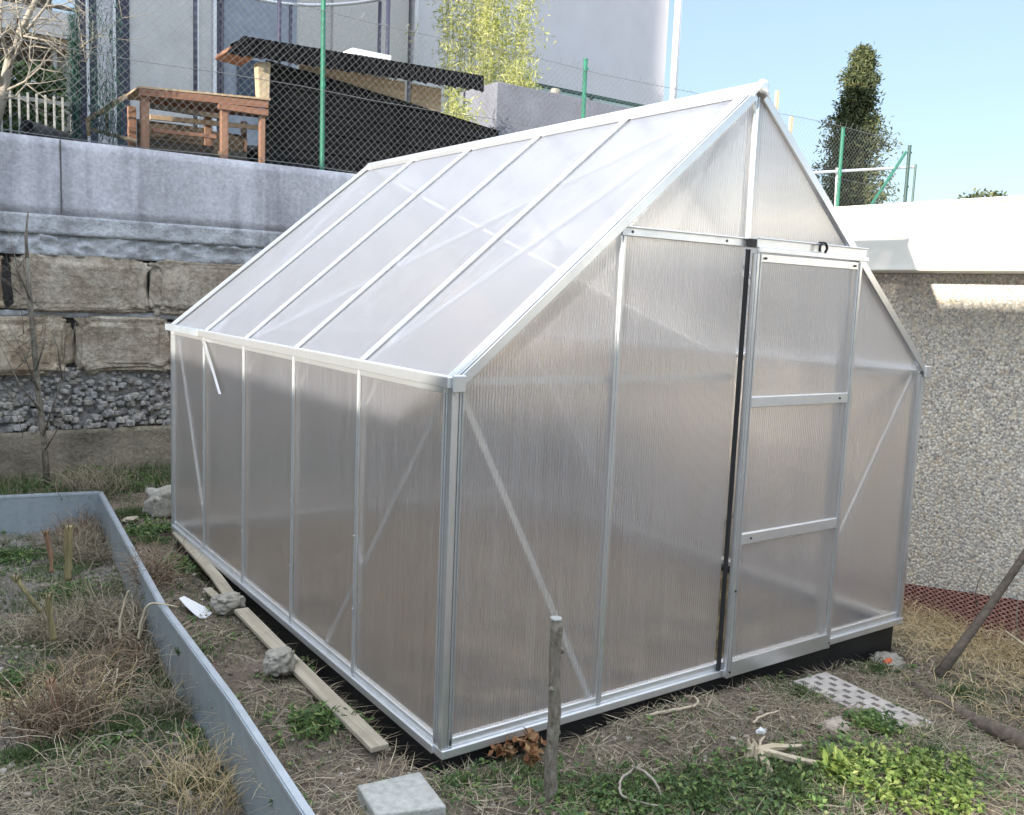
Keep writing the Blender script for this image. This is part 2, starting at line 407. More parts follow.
# ------------------------------------------------------------------ greenhouse
W,L,HE,HR=2.43,3.06,1.163,2.19
GH=thing('greenhouse','aluminium framed polycarbonate greenhouse with gable roof and sliding door on black base','greenhouse',(W/2,L/2,-.12))
yp=[0,.63,1.235,1.84,2.45,L]
mid=W/2; sl=(HR-HE)/mid
def rz(x): return HE+sl*(x if x<=mid else W-x)
b=MB()
for a,c in (((.012,.012,-.19),(W-.012,.05,-.003)),((.012,L-.05,-.19),(W-.012,L-.012,-.003)),((.013,.0505,-.19),(.05,L-.0505,-.004)),((W-.05,.0505,-.19),(W-.013,L-.0505,-.004))): b.box(a,c)
part('base_frame',b,BLACK,GH)
# sills
for nm,a,c in (('f',(-.012,-.02,0),(W+.012,.03,.028)),('b',(-.012,L-.03,0),(W+.012,L+.02,.028)),('l',(-.02,.0305,0),(.03,L-.0305,.028)),('r',(W-.03,.0305,0),(W+.02,L-.0305,.028))):
    b=MB(); b.box(a,c)
    if nm=='f': b.box((-.006,-.006,.0285),(W+.006,.02,.055))
    if nm=='l': b.box((-.006,.031,.0285),(.02,L-.031,.05))
    part('sill_rail',b,ALU2,GH,bevel=.003)
# corner posts: ribbed profiles
for cx,cy,sx,sy in ((0,0,1,1),(W,0,-1,1),(0,L,1,-1),(W,L,-1,-1)):
    b=MB(); z0,z1=.029,HE-.012
    b.box((cx-sx*.012,cy-sy*.012,z0),(cx+sx*.010,cy+sy*.010,z1))
    b.box((cx-sx*.006,cy+sy*.012,z0),(cx+sx*.012,cy+sy*.040,z1))
    b.box((cx+sx*.012,cy-sy*.006,z0),(cx+sx*.030,cy+sy*.008,z1))
    b.box((cx-sx*.011,cy+sy*.022,z0),(cx-sx*.0065,cy+sy*.026,z1)); b.box((cx+sx*.014,cy-sy*.013,z0),(cx+sx*.018,cy-sy*.0065,z1)); b.box((cx+sx*.025,cy-sy*.013,z0),(cx+sx*.029,cy-sy*.0065,z1))
    b.box((cx-sx*.012,cy+sy*.036,z0),(cx-sx*.0065,cy+sy*.040,z1))
    part('corner_post',b,ALU,GH,bevel=.002)
def Tpost(p,q,nrm,w=.025,d=.03,mat=None,out=.008,name='wall_post'):
    """a glazing bar: a flat cover strip outside and a web inside"""
    n=Vector(nrm); b=MB(); p=Vector(p);q=Vector(q)
    b.bar(p+n*out*.75,q+n*out*.75,w,.006,n); b.bar(p-n*(d/2),q-n*(d/2),.006,d,n)
    b.bar(p+n*(out*.75+.005),q+n*(out*.75+.005),.006,.004,n)
    return part(name,b,mat or ALU,GH,bevel=.001)
for s,x in ((-1,0),(1,W)):
    for y in yp[1:-1]: Tpost((x,y,.03),(x,y,HE-.012),(s,0,0))
nrmL=Vector((-sl,0,1)).normalized(); nrmR=Vector((sl,0,1)).normalized()
for y in yp[1:-1]:
    Tpost((.006,y,HE+.012),(mid-.02,y,HR-.012),nrmL,name='roof_bar',mat=ALU2,w=.032)
    Tpost((W-.006,y,HE+.012),(mid+.02,y,HR-.012),nrmR,name='roof_bar',mat=ALU2,w=.032)
# eaves (gutter) & ridge & verges
for s,x in ((-1,0),(1,W)):
    b=MB(); b.box((x+s*.004,-.02,HE-.014),(x+s*.034,L+.02,HE+.020)); b.box((x+s*.004,-.02,HE-.036),(x+s*.010,L+.02,HE-.013))
    b.box((x-s*.03,-.01,HE-.012),(x+s*.003,L+.01,HE+.004))
    part('eave_rail',b,ALU2,GH,bevel=.003)
    b=MB(); b.box((x-s*.001,L-.58,HE-.014),(x+s*.036,L+.03,HE+.021))
    part('gutter_end',b,GALVR,GH,bevel=.002)
b=MB(); b.prism([(mid-.042,-.03,HR-.035),(mid-.04,-.03,HR-.012),(mid-.012,-.03,HR+.018),(mid+.012,-.03,HR+.018),(mid+.04,-.03,HR-.012),(mid+.042,-.03,HR-.035),(mid,-.03,HR-.004)],(0,L+.06,0))
part('ridge_beam',b,ALU2,GH,bevel=.002)
for y,s in ((0,-1),(L,1)):
    for xa,xb in ((-.005,mid-.03),(W+.005,mid+.03)):
        n=nrmL if xa<1 else nrmR; b=MB()
        p=Vector((xa,y,rz(min(max(xa,0),W))));q=Vector((xb,y,rz(xb)))
        b.bar(p+n*.010+Vector((0,-s*.006,0)),q+n*.010+Vector((0,-s*.006,0)),.044,.006,n)
        b.bar(p+Vector((0,s*.024,0))-n*.006,q+Vector((0,s*.024,0))-n*.006,.006,.030,n)
        b.bar(p+n*.016-Vector((0,s*.022,0)),q+n*.016-Vector((0,s*.022,0)),.006,.006,n)
        b.bar(p+n*.016+Vector((0,s*.010,0)),q+n*.016+Vector((0,s*.010,0)),.006,.006,n)
        part('verge_bar',b,ALU,GH,bevel=.001)
# corner connectors and ridge cap
b=MB(); b.rock((mid,-.032,HR+.002),(.055,.02,.05),3,2,.7,.02); part('ridge_cap',b,ALU2,GH,True)
for x in (0,W):
    b=MB(); b.box((x-.022,-.034,HE-.026),(x+.022,-.021,HE+.026)); part('corner_bracket',b,ALU,GH,bevel=.004)
# panels
def panel(pts,mat,name): 
    b=MB(); b.poly(pts); return part(name,b,mat,GH)
for i in range(5):
    a,c=yp[i]+.004,yp[i+1]-.004
    panel([(0,c,.03),(0,a,.03),(0,a,HE-.004),(0,c,HE-.004)],PY,'side_panel')
    panel([(W,a,.03),(W,c,.03),(W,c,HE-.004),(W,a,HE-.004)],PY,'side_panel')
    panel([(.003,c,HE+.004),(.003,a,HE+.004),(mid-.006,a,HR-.008),(mid-.006,c,HR-.008)],PR,'roof_panel')
    panel([(W-.003,a,HE+.004),(W-.003,c,HE+.004),(mid+.006,c,HR-.008),(mid+.006,a,HR-.008)],PR,'roof_panel')
P1,P2,P3=.622,mid,1.845; ZH=1.645
panel([(.012,0,.03),(P1-.003,0,.03),(P1-.003,0,rz(P1)-.006),(.012,0,HE+.006)],PX,'front_panel')
panel([(P1+.003,0,.03),(P2-.006,0,.03),(P2-.006,0,ZH-.002),(P1+.003,0,ZH-.002)],PX,'front_panel')
panel([(P3+.004,0,.03),(W-.012,0,.03),(W-.012,0,HE+.006),(P3+.004,0,rz(P3)-.006)],PX,'front_panel')
panel([(P1+.02,0,ZH+.002),(P2-.004,0,ZH+.002),(P2-.004,0,HR-.01)],PX,'gable_panel')
panel([(P2+.004,0,ZH+.002),(P3-.02,0,ZH+.002),(P2+.004,0,HR-.01)],PX,'gable_panel')
bq=[0.004,.61,mid,1.82,W-.004]
for i in range(4):
    a,c=bq[i]+.004,bq[i+1]-.004
    panel([(c,L,.03),(a,L,.03),(a,L,rz(a)-.006),(c,L,rz(c)-.006)],PX,'back_panel')
for x in (.61,mid,1.82):
    Tpost((x,L,.03),(x,L,rz(x)-.03),(0,1,0))
Tpost((P1,0,.03),(P1,0,rz(P1)-.012),(0,-1,0),w=.024)
Tpost((P3,0,.03),(P3,0,rz(P3)-.012),(0,-1,0),w=.024)
b=MB(); b.box((P2-.010,-.010,ZH+.02),(P2+.016,-.002,HR-.03)); b.box((P2-.003,-.002,ZH+.02),(P2+.004,.03,HR-.03)); b.box((P2+.003,-.0135,ZH+.02),(P2+.0075,-.0105,HR-.03)); part('gable_post',b,ALU,GH,bevel=.001)
# header over the fixed pane and the sliding track over the door
b=MB(); b.box((P1-.012,-.016,ZH-.012),(P2-.005,-.003,ZH+.020)); b.box((P1-.012,-.024,ZH+.014),(P2-.005,-.0165,ZH+.020)); b.box((P1,.004,ZH-.01),(P3,.03,ZH+.018)); hd=part('header_rail',b,ALU2,GH,bevel=.002)
for x in (P1+.03,1.10,):
    b=MB(); b.tube([(x,-.0175,ZH+.002),(x,-.016,ZH+.002)],.005,10); part('screw',b,RUBBER,hd)
b=MB(); b.box((P2+.018,-.040,ZH-.012),(P3+.045,-.020,ZH+.024)); b.box((P2+.018,-.054,ZH-.030),(P3+.045,-.0405,ZH-.012)); b.box((P2+.018,-.050,ZH+.018),(P3+.045,-.0405,ZH+.024)); 
part('door_track',b,ALU2,GH,bevel=.002)
b=MB(); b.box((P2-.014,-.040,ZH-.012),(P2+.016,-.018,ZH+.016)); part('track_end_block',b,RUBBER,GH)
b=MB(); b.box((P2-.002,-.020,.03),(P2+.009,-.006,ZH-.02)); part('door_seal',b,RUBBER,GH)
# door
DX0,DX1,DZ0,DZ1=P2+.012,P3+.018,.006,ZH-.034; DY=-.036
dr=MB()
dr.box((DX0,DY-.010,DZ0),(DX0+.030,DY+.010,DZ1)); dr.box((DX0+.004,DY-.014,DZ0),(DX0+.010,DY-.0105,DZ1)); dr.box((DX0+.022,DY-.014,DZ0),(DX0+.027,DY-.0105,DZ1))
dr.box((DX1-.026,DY-.010,DZ0),(DX1,DY+.010,DZ1)); dr.box((DX1-.020,DY-.014,DZ0),(DX1-.015,DY-.0105,DZ1))
dr.box((DX0+.0305,DY-.009,DZ1-.03),(DX1-.0265,DY+.009,DZ1)); dr.box((DX0+.0305,DY-.009,DZ0),(DX1-.0265,DY+.009,DZ0+.062))
door=part('door',dr,ALU,GH,bevel=.002)
for z in (1.068,.548):
    b=MB(); b.box((DX0+.031,DY-.012,z-.020),(DX1-.027,DY+.008,z+.020)); part('door_rail',b,ALU2,door,bevel=.002)
zz=[DZ0+.063,.527,.569,1.047,1.089,DZ1-.031]
for i in range(3):
    b=MB(); b.poly([(DX0+.031,DY,zz[2*i]),(DX1-.027,DY,zz[2*i]),(DX1-.027,DY,zz[2*i+1]),(DX0+.031,DY,zz[2*i+1])]); part('door_panel',b,PX,door)
b=MB(); hx=P2+.375; hz=ZH+.004
b.tube([(hx+.022*math.cos(a)-.0,-.058,hz+.022*math.sin(a)) for a in [math.pi*k/10 for k in range(0,11)]]+[(hx-.022,-.058,hz-.012)],.005,8); b.tube([(hx+.022,-.058,hz),(hx+.022,-.050,hz-.014)],.005,8)
b.tube([(hx,-.058,hz+.022),(hx,-.036,hz+.022)],.005,8)
part('hook',b,BLACK,door,True)
for x,z in ((DX0+.015,.03),(DX1-.013,.03),(DX0+.05,DZ1-.016),(DX1-.05,DZ1-.016),(DX1-.08,1.068),(DX0+.08,.548),(DX0+.015,.35)): 
    b=MB(); b.tube([(x,DY-.016,z),(x,DY-.008,z)],.0042,8); part('screw',b,RUBBER,door)
# braces just inside the glazing
def brace(p,q,nrm,w=.022,name='brace',mat=None):
    b=MB(); b.bar(p,q,w,.003,nrm); b.bar(Vector(p)-Vector(nrm)*.008,Vector(q)-Vector(nrm)*.008,.003,.014,nrm); return part(name,b,mat or ALU2,GH)
brace((.03,.022,HE-.02),(P1-.02,.022,.05),(0,-1,0)); brace((W-.03,.022,HE-.02),(P3+.02,.022,.32),(0,-1,0))
brace((.022,.07,HE-.03),(.022,.92,.05),(-1,0,0)); brace((.022,L-.03,HE-.05),(.022,2.47,.05),(-1,0,0))
brace((W-.022,.07,HE-.03),(W-.022,1.25,.05),(1,0,0)); brace((W-.022,L-.07,HE-.03),(W-.022,1.9,.05),(1,0,0))
brace((.03,L-.022,HE-.02),(.6,L-.022,.05),(0,1,0)); brace((W-.03,L-.022,HE-.02),(1.83,L-.022,.05),(0,1,0))
def rp(x,y,o=.022): 
    n=nrmL if x<mid else nrmR; return Vector((x,y,rz(x)))-n*o
brace(rp(.03,1.86),rp(mid-.03,.12),nrmL,.018); brace(rp(.03,2.42),rp(mid-.04,L-.03),nrmL,.018)
brace(rp(W-.03,1.86),rp(mid+.03,.12),nrmR,.018); brace(rp(W-.03,1.2),rp(mid+.04,L-.05),nrmR,.018)
brace(rp(.03,.66),rp(mid-.03,.12,.03),nrmL,.014)
# inner tie rails across both gables at eave height
b=MB(); b.bar((.03,.020,HE),(P2-.01,.020,HE-.004),.006,.022,(0,0,1)); part('tie_rail',b,ALU2,GH)
b=MB(); b.bar((P3+.012,.020,HE-.006),(W-.03,.020,HE-.006),.006,.018,(0,0,1)); part('tie_rail',b,ALU2,GH)
b=MB(); b.bar((.03,L-.02,HE),(W-.03,L-.02,HE),.006,.026,(0,0,1)); part('tie_rail',b,ALU2,GH)
# loose opening strut by the second bay, gusset plates at the eave
b=MB(); b.bar((-.018,2.44,HE-.03),(-.03,2.13,HE-.26),.016,.004,(-1,0,0)); b.bar((-.022,2.40,HE-.03),(-.034,2.10,HE-.27),.004,.012,(-1,0,0)); part('vent_strut',b,ALU2,GH)
for y in yp[1:-1]:
    b=MB(); b.bar((.012,y,HE-.17),(.05,y-.10,HE-.01),.012,.004,(-1,0,0)); part('gusset',b,ALU2,GH)
    for z in (.28,.55):
        b=MB(); b.tube([(-.012,y,z),(-.016,y,z)],.0035,8); part('bolt',b,ALU,GH)

# pale timber lath standing against the far gutter, seen over the side
b=MB(); b.box((2.62,.35,-.36),(2.655,.375,1.30)); solo('timber_lath','pale upright timber lath between greenhouse side and pebble wall','lath',b,PALEZ,(2.637,.362,-.36))

fl=MB(); nxf,nyf=100,120
for j in range(nyf+1):
    for i in range(nxf+1):
        x=.055+(W-.11)*i/nxf; y=.055+(L-.11)*j/nyf; fl.v.append((x,y,-.012+.03*fb(x,y,2.2,77)+.008*fb(x,y,14,78)))
for j in range(nyf):
    for i in range(nxf):
        k=j*(nxf+1)+i; fl.f.append((k,k+1,k+nxf+2,k+nxf+1))
struct('greenhouse_floor',fl,m_soil('dry_tan_earth',(.035,.025,.014),(.16,.115,.06),(.40,.31,.18)),True)

# ------------------------------------------------------------------ retaining wall
RW=thing('retaining_wall','tall grey retaining wall of smooth concrete above rows of rough boulders','wall',(2,4.7,-.1))
def wgrid(x0,x1,z0,z1,y,amp,s,seed,step=.03,back=.3):
    b=MB(); nx=int((x1-x0)/step)+1; nz=max(2,int((z1-z0)/step)+1)
    for j in range(nz):
        for i in range(nx):
            x=x0+(x1-x0)*i/(nx-1); z=z0+(z1-z0)*j/(nz-1)
            b.v.append((x,y+amp*noise.fractal(Vector((x*s,z*s*1.6,seed)),1.0,2.0,5),z))
    for j in range(nz-1):
        for i in range(nx-1):
            k=j*nx+i; b.f.append((k,k+1,k+nx+1,k+nx))
    n=len(b.v)
    # closing sides so that the course is solid
    top=[(nz-1)*nx+i for i in range(nx)]; bot=[i for i in range(nx)]
    for i in range(nx): b.v.append((b.v[top[i]][0],y+back,z1))
    for i in range(nx): b.v.append((b.v[bot[i]][0],y+back,z0))
    for i in range(nx-1):
        b.f.append((top[i],top[i+1],n+i+1,n+i)); b.f.append((bot[i+1],bot[i],n+nx+i,n+nx+i+1)); b.f.append((n+i,n+i+1,n+nx+i+1,n+nx+i))
    return b
X0,X1=-3.2,9.5
part('concrete_face',wgrid(X0,X1,1.83,2.33,4.6,.006,2.5,1,.06,.25),CONC,RW,True)
b=MB()
for x in (-.32,2.35,4.9): b.box((x-.004,4.59,1.84),(x+.004,4.60,2.325))
part('formwork_joint',b,MORT,RW)
part('concrete_ledge',wgrid(X0,X1,1.70,1.829,4.588,.014,9,2,.02),CONC2,RW,True)
part('crumbling_course',wgrid(X0,X1,1.56,1.699,4.604,.03,12,3,.018),CONC2,RW,True)
part('joint_backing',wgrid(X0,X1,.372,1.559,4.672,.03,4,4,.05,.12),MORT,RW,True)
part('rubble_backing',wgrid(X0,X1,.37,.80,4.645,.03,9,8,.022,.1),simple('crumbly_grey_mortar',(.26,.25,.24),.95,0,.5,25,.9,40),RW,True)
part('mortar_band',wgrid(X0,X1,1.145,1.19,4.625,.02,7,5,.02,.1),OLDC,RW,True)
part('footing',wgrid(X0,X1,-.3,.371,4.575,.02,3,6,.03),FOOT,RW,True)
def row(z0,z1,cuts,seed):
    k=seed
    for a,c in cuts:
        b=MB(); b.rock(((a+c)/2,4.71,(z0+z1)/2),((c-a)*1.03,.26,(z1-z0)*1.04),k,5,.27,.15,2.3); k+=1
        part('boulder',b,STONE,RW,True)
row(1.19,1.56,[(-2.4,-1.35),(-1.30,-.68),(-.60,.215),(.26,1.0),(1.05,1.75),(1.80,2.6),(2.66,3.3),(3.35,4.2),(4.26,5.0),(5.05,6.0)],20)
row(.775,1.145,[(-2.3,-1.2),(-1.15,-.31),(-.235,.385),(.44,1.2),(1.26,1.95),(2.0,2.9),(2.95,3.6),(3.66,4.5),(4.55,5.6)],40)
b=MB()
for i in range(3600):
    x=R.uniform(-1.8,5.2); z=R.uniform(.38,.79); s=R.uniform(.012,.06)*(1.25-.5*(z-.38)/.4)
    b.rock((x,4.652+R.uniform(-.03,.02)-.07*(.79-z),z),(s*1.4,s,s*.9),i,1,.7,.3,1.5,R.uniform(0,3))
part('rubble_course',b,RUB,RW)

# ------------------------------------------------------------------ garage on the right
GA=thing('garage','low garage with white roof fascia and pebble dash wall beside greenhouse','garage',(6.3,0,-.5))
b=MB(); b.box((3.5,-6,-.6),(9,3.9,1.637)); part('wall',b,PEB,GA)
b=MB(); b.box((3.2,-6.2,1.64),(9.3,4.1,1.99)); rf=part('roof_fascia',b,FASC,GA,bevel=.006)
b=MB(); b.box((3.192,-6.2,1.645),(3.1995,4.1,1.655)); b.box((3.185,-6.2,1.985),(3.30,4.1,2.003)); part('drip_edge',b,FASC,rf)
b=MB()
n=150
for i in range(n):
    y0=-2.2+i*.03; 
    b.quad((3.492-.012*(i%2),y0,-.05),(3.492-.012*((i+1)%2),y0+.03,-.05),(3.47-.012*((i+1)%2),y0+.03,-.45),(3.47-.012*(i%2),y0,-.45))
b.v=[(x,y,z-(.10*(y+.05)/.67 if z>-.2 else 0)) for x,y,z in b.v]
part('drainage_membrane',b,DRAIN,GA)

# ------------------------------------------------------------------ chain link fence on the wall
FN=thing('chain_link_fence','green post chain link fence running along top of the retaining wall','fence',(4,4.73,2.33))
FY=4.73
def fz(x): return 3.60-.02*x
posts=[((1.593, 4.730, 2.886)[0],.019,GREENM,3.85),((4.229, 4.730, 3.372)[0],.02,GREENM,(4.211, 4.730, 3.642)[2]),((8.192, 4.730, 3.178)[0],.022,GREENM,(8.142, 4.730, 3.543)[2]),((9.583, 4.730, 3.212)[0],.022,GREEND,(9.535, 4.730, 3.505)[2])]
XE=posts[-1][0]
for x,r,m,zt in posts:
    b=MB(); b.tube([(x,FY,2.32),(x-.01,FY,zt)],r,10); b.tube([(x-.01,FY,zt),(x-.01,FY,zt+.012)],r*1.15,10)
    pst=part('post',b,m,FN)
    for z in (2.6,3.0,zt-.08):
        b=MB(); b.tube([(x,FY-r-.006,z),(x,FY-r+.004,z)],.012,8); part('clamp',b,m,pst)
b=MB(); b.tube([(XE+.16,FY,2.32),(XE+.16,FY,3.30)],.014,8); part('post',b,GREEND,FN)
b=MB(); b.tube([(9.503, 4.730, 3.427),(8.775, 4.730, 2.603)],.018,8); part('brace',b,GREENM,FN)
b=MB(); b.tube([(7.601, 4.760, 2.966),(9.756, 4.760, 3.271)],.016,8); part('rail',b,WPAINT,FN)
b=MB(); b.tube([(8.265, 4.790, 2.540),(8.229, 4.790, 3.094)],.025,8); part('post',b,WPAINT,FN,label='short white post')
b=MB(); c=.06; z0=2.34; x=-1.6
def wire(p,q,r=.0010): b.tube([p,q],r,4,False)
n=int((XE+1.6)/c)
for i in range(-22,n+1):
    for sgn in (1,-1):
        xa=-1.6+i*c; H=1.22
        xs,xe=(xa,xa+H) if sgn>0 else (xa+H,xa)
        # slope 45 deg, clip to the span
        p0=Vector((xs,FY-.02,z0)); p1=Vector((xe,FY-.02,z0+H))
        lo,hi=-1.6,XE
        def cl(p,q):
            d=q-p; t0,t1=0,1
            for side in (0,1):
                lim=lo if side==0 else hi
                if abs(d.x)<1e-9: continue
                tt=(lim-p.x)/d.x
                inside=(p.x>=lo) if side==0 else (p.x<=hi)
                inside2=(q.x>=lo) if side==0 else (q.x<=hi)
                if not inside and inside2: t0=max(t0,tt)
                if inside and not inside2: t1=min(t1,tt)
                if not inside and not inside2: return None
            return (p+d*t0,p+d*t1) if t1>t0 else None
        r=cl(p0,p1)
        if r: wire(r[0],r[1])
part('mesh',b,WIRE,FN)
b=MB()
for z in (2.36,2.95,3.55):
    b.tube([(-1.6+k*.6,FY-.025,z+.012*math.sin(k*1.7)) for k in range(19)],.0025,4,False)
k=0
while k<108:
    x=-1.6+k*.1; b.tube([(x,FY-.02,3.56),(x+.02,FY-.02+R.uniform(-.02,.02),3.60+R.uniform(0,.02))],.0018,3,False); k+=1
part('tension_wire',b,WIRE,FN)

# ------------------------------------------------------------------ things on the terrace
# rolled black pipe
b=MB(); p=Vector((-.58,4.74,2.40)); q=Vector((-.28,5.3,2.37)); 
b=MB()
N=20
for i in range(N):
    a0=2*math.pi*i/N; 
def ring_pipe(b,p,q,r1,r2,n=20):
    p=Vector(p);q=Vector(q);t=(q-p).normalized();a=t.orthogonal().normalized();c=t.cross(a);vs=[]
    for P_,r in ((p,r1),(q,r1),(q,r2),(p,r2)):
        for k in range(n):
            g=2*math.pi*k/n; vs.append(P_+(a*math.cos(g)+c*math.sin(g))*r)
    fs=[]
    for s in range(4):
        s2=(s+1)%4
        for k in range(n): fs.append((s*n+k,s*n+(k+1)%n,s2*n+(k+1)%n,s2*n+k))
    b.add(vs,fs)
PB=m_wood('dusty_black_pipe',(.02,.022,.03),(.05,.045,.04),'x')
b=MB(); ring_pipe(b,(-.49,4.80,2.395),(-.20,5.05,2.375),.062,.054); solo('drain_pipe','short black drain pipe lying on the wall top beside the coop','pipe',b,PB,(-.4,4.85,2.35),True)
# ramp branch with small legs
b=MB(); b.tube([(-0.114, 4.850, 2.506),(0.005, 4.850, 2.598),(0.152, 4.850, 2.716)],[.018,.022,.017],8); b.tube([(-0.101, 4.850, 2.508),(-0.096, 4.850, 2.407)],.014,6); b.tube([(0.024, 4.850, 2.601),(0.022, 4.850, 2.442)],.013,6)
b.tube([(-0.101, 4.850, 2.460),(0.029, 4.850, 2.436),(0.217, 4.850, 2.412)],.014,6)
solo('wooden_ramp','rustic pole ramp leaning up to the brown wooden coop','ramp',b,PALEW,(-0.102, 4.850, 2.399),True)
# coop
CP=thing('wooden_coop','open brown timber animal coop with wire mesh standing on the wall top','coop',(.65,5.1,2.3))
cy0,cy1=4.92,5.45
PA=[(0.298, 4.920, 2.797),(0.880, 4.920, 2.799),(1.177, 4.920, 2.806)]
for (x,_,zt),w in zip(PA,(.058,.055,.04)):
    b=MB(); b.box((x-w/2,cy0,2.28),(x+w/2,cy0+.045,zt-.03)); part('post',b,LUMZ,CP,bevel=.003)
    b=MB(); b.box((x-w/2+.02,cy1-.045,2.28),(x+w/2+.02,cy1,zt-.05)); part('post',b,LUMZ,CP,bevel=.003)
for a,c,th,m in (((0.253, 4.905, 2.767),(1.211, 4.905, 2.816),.050,LUM),((0.820, 4.900, 2.751),(1.210, 4.900, 2.755),.045,LUM),((0.346, 4.980, 2.693),(0.876, 4.980, 2.688),.035,DARKW),((0.374, 5.100, 2.634),(1.234, 5.100, 2.668),.035,PALEW),((0.435, 5.350, 2.780),(1.322, 5.350, 2.814),.045,LUM),((0.359, 4.980, 2.523),(0.830, 4.980, 2.533),.03,LUM)):
    b=MB(); b.bar(a,c,.03,th,(0,0,1)); part('rail',b,m,CP,bevel=.002)
xa,xb=PA[0][0],PA[2][0]; zt=(0.252, 4.900, 2.794)[2]; zt2=(1.209, 4.900, 2.853)[2]
b=MB(); b.prism([(xa-.05,cy0-.03,zt),(xb+.05,cy0-.03,zt2),(xb+.05,cy0-.03,zt2+.014),(xa-.05,cy0-.03,zt+.014)],(0,.55,0)); part('top_board',b,PALEW,CP)
b=MB(); b.box((xa+.05,cy0+.12,2.28),(PA[1][0]-.05,cy1-.06,2.47)); part('back_boards',b,DARKW,CP)
b=MB(); b.box((xa+.06,cy1-.02,2.28),(PA[1][0]+.02,cy1-.005,2.66)); part('back_boards',b,DARKW,CP)
b=MB(); b.box((PA[1][0]+.05,cy1-.05,2.28),(xb,cy1-.03,2.64)); part('back_boards',b,DARKW,CP)
b=MB(); b.box((PA[1][0]+.08,cy0+.25,2.28),(xb-.04,cy1-.1,2.48)); part('nest_box',b,simple('dusty_olive_box',(.13,.12,.09),.9),CP)
# shed of black sheets
SH=thing('lean_to_shed','dark lean-to shed clad in black corrugated sheets behind the green fence post','shed',(2.2,5.6,2.28))
RT0=Vector((0.989, 4.840, 3.280)); RT1=Vector((3.161, 4.840, 3.343)); RB0=Vector((0.861, 4.840, 3.134)); RB1=Vector((3.166, 4.840, 3.215))
b=MB(); nx=120
for yy,dz in ((0,-.004),(.42,.015)):
    for i in range(nx):
        f=i/(nx-1); p=RT0.lerp(RT1,f); b.v.append((p.x,p.y+.02+yy,p.z+.012*math.sin(p.x*75)+dz))
for i in range(nx-1): b.f.append((i,i+1,nx+i+1,nx+i))
m=len(b.v)
for v in list(b.v): b.v.append((v[0],v[1]+.001,v[2]-.016))
for i in range(nx-1): b.f.append((m+i,m+nx+i,m+nx+i+1,m+i+1)); b.f.append((i,m+i,m+i+1,i+1))
part('roof',b,BITU,SH)
b=MB(); ne=48
for i in range(ne): # sheet edges form a scalloped black fringe
    f0,f1=i/ne,(i+1)/ne; a=RT0.lerp(RT1,f0);c=RT0.lerp(RT1,f1);d=RB0.lerp(RB1,f0);e=RB0.lerp(RB1,f1); mt=(a+c)/2;mb_=(d+e)/2
    o=Vector((0,-.018,0)); dn=Vector((0,0,-.010*(i%3)))
    for qa,qb,qc,qd in ((a,mt+o,mb_+o+dn,d),(mt+o,c,e,mb_+o+dn)):
        b.prism([qa,qd,qc,qb],(0,.008,0))
part('roof_edge',b,BITU,SH)
b=MB(); b.prism([RB0+Vector((.02,.03,.02)),RB0+Vector((.22,.03,.0)),RB0+Vector((.22,.03,.07)),RB0+Vector((.04,.03,.06))],(0,.32,0)); part('eaves_board',b,LUM,SH)
SA=(1.272, 4.990, 3.181); SB=(3.454, 4.990, 2.923)
b=MB(); rows=12
for i in range(rows):
    z0=2.29+i*.078; zc=z0+.09
    xe=3.5
    if xe<1.35: xe=1.35
    zt=[]
    # each course is a tilted lapped strip cut along the sloping top line
    seg=14; vs=[];
    for k in range(seg+1):
        x=SA[0]-.03+(SB[0]-SA[0]+.03)*k/seg; zl=SA[2]+(x-SA[0])*(SB[2]-SA[2])/(SB[0]-SA[0])
        za=min(z0,zl); zb=min(zc,zl)
        if za>=zb-.001: za=zb-.001
        vs+=[(x,4.985+.004*math.sin(x*30+i),za),(x,5.02,zb),(x,5.05,zb),(x,5.05,za)]
    fs=[]
    for k in range(seg):
        for a,c in ((0,1),(1,2),(2,3),(3,0)): fs.append((k*4+a,k*4+4+a,k*4+4+c,k*4+c))
    b.add(vs,fs)
part('side_cladding',b,BITU,SH)
for a,c,ya in (((1.530, 5.060, 3.269),(2.492, 5.060, 3.135),0),((2.557, 5.060, 3.280),(2.856, 5.060, 3.088),0)):
    b=MB(); b.box((a[0],5.06,min(a[2],c[2])-.10),(c[0],5.085,3.22)); part('wall_board',b,PALEW,SH)
b=MB(); b.prism([(1.137, 4.950, 3.135),(1.249, 4.950, 3.155),(1.243, 4.950, 2.873),(1.155, 4.950, 2.845)],(0,.08,0)); part('post',b,PALEZ,SH,bevel=.01)
bx=MB(); bx.box(((2.096, 5.300, 3.420)[0],5.3,RT0.z+.02),((2.480, 5.300, 3.487)[0],5.5,(2.218, 5.300, 3.483)[2])); solo('foam_box','small white box lying on the black shed roof','box',bx,WPAINT,(2.75,5.6,3.385),bevel=.01)

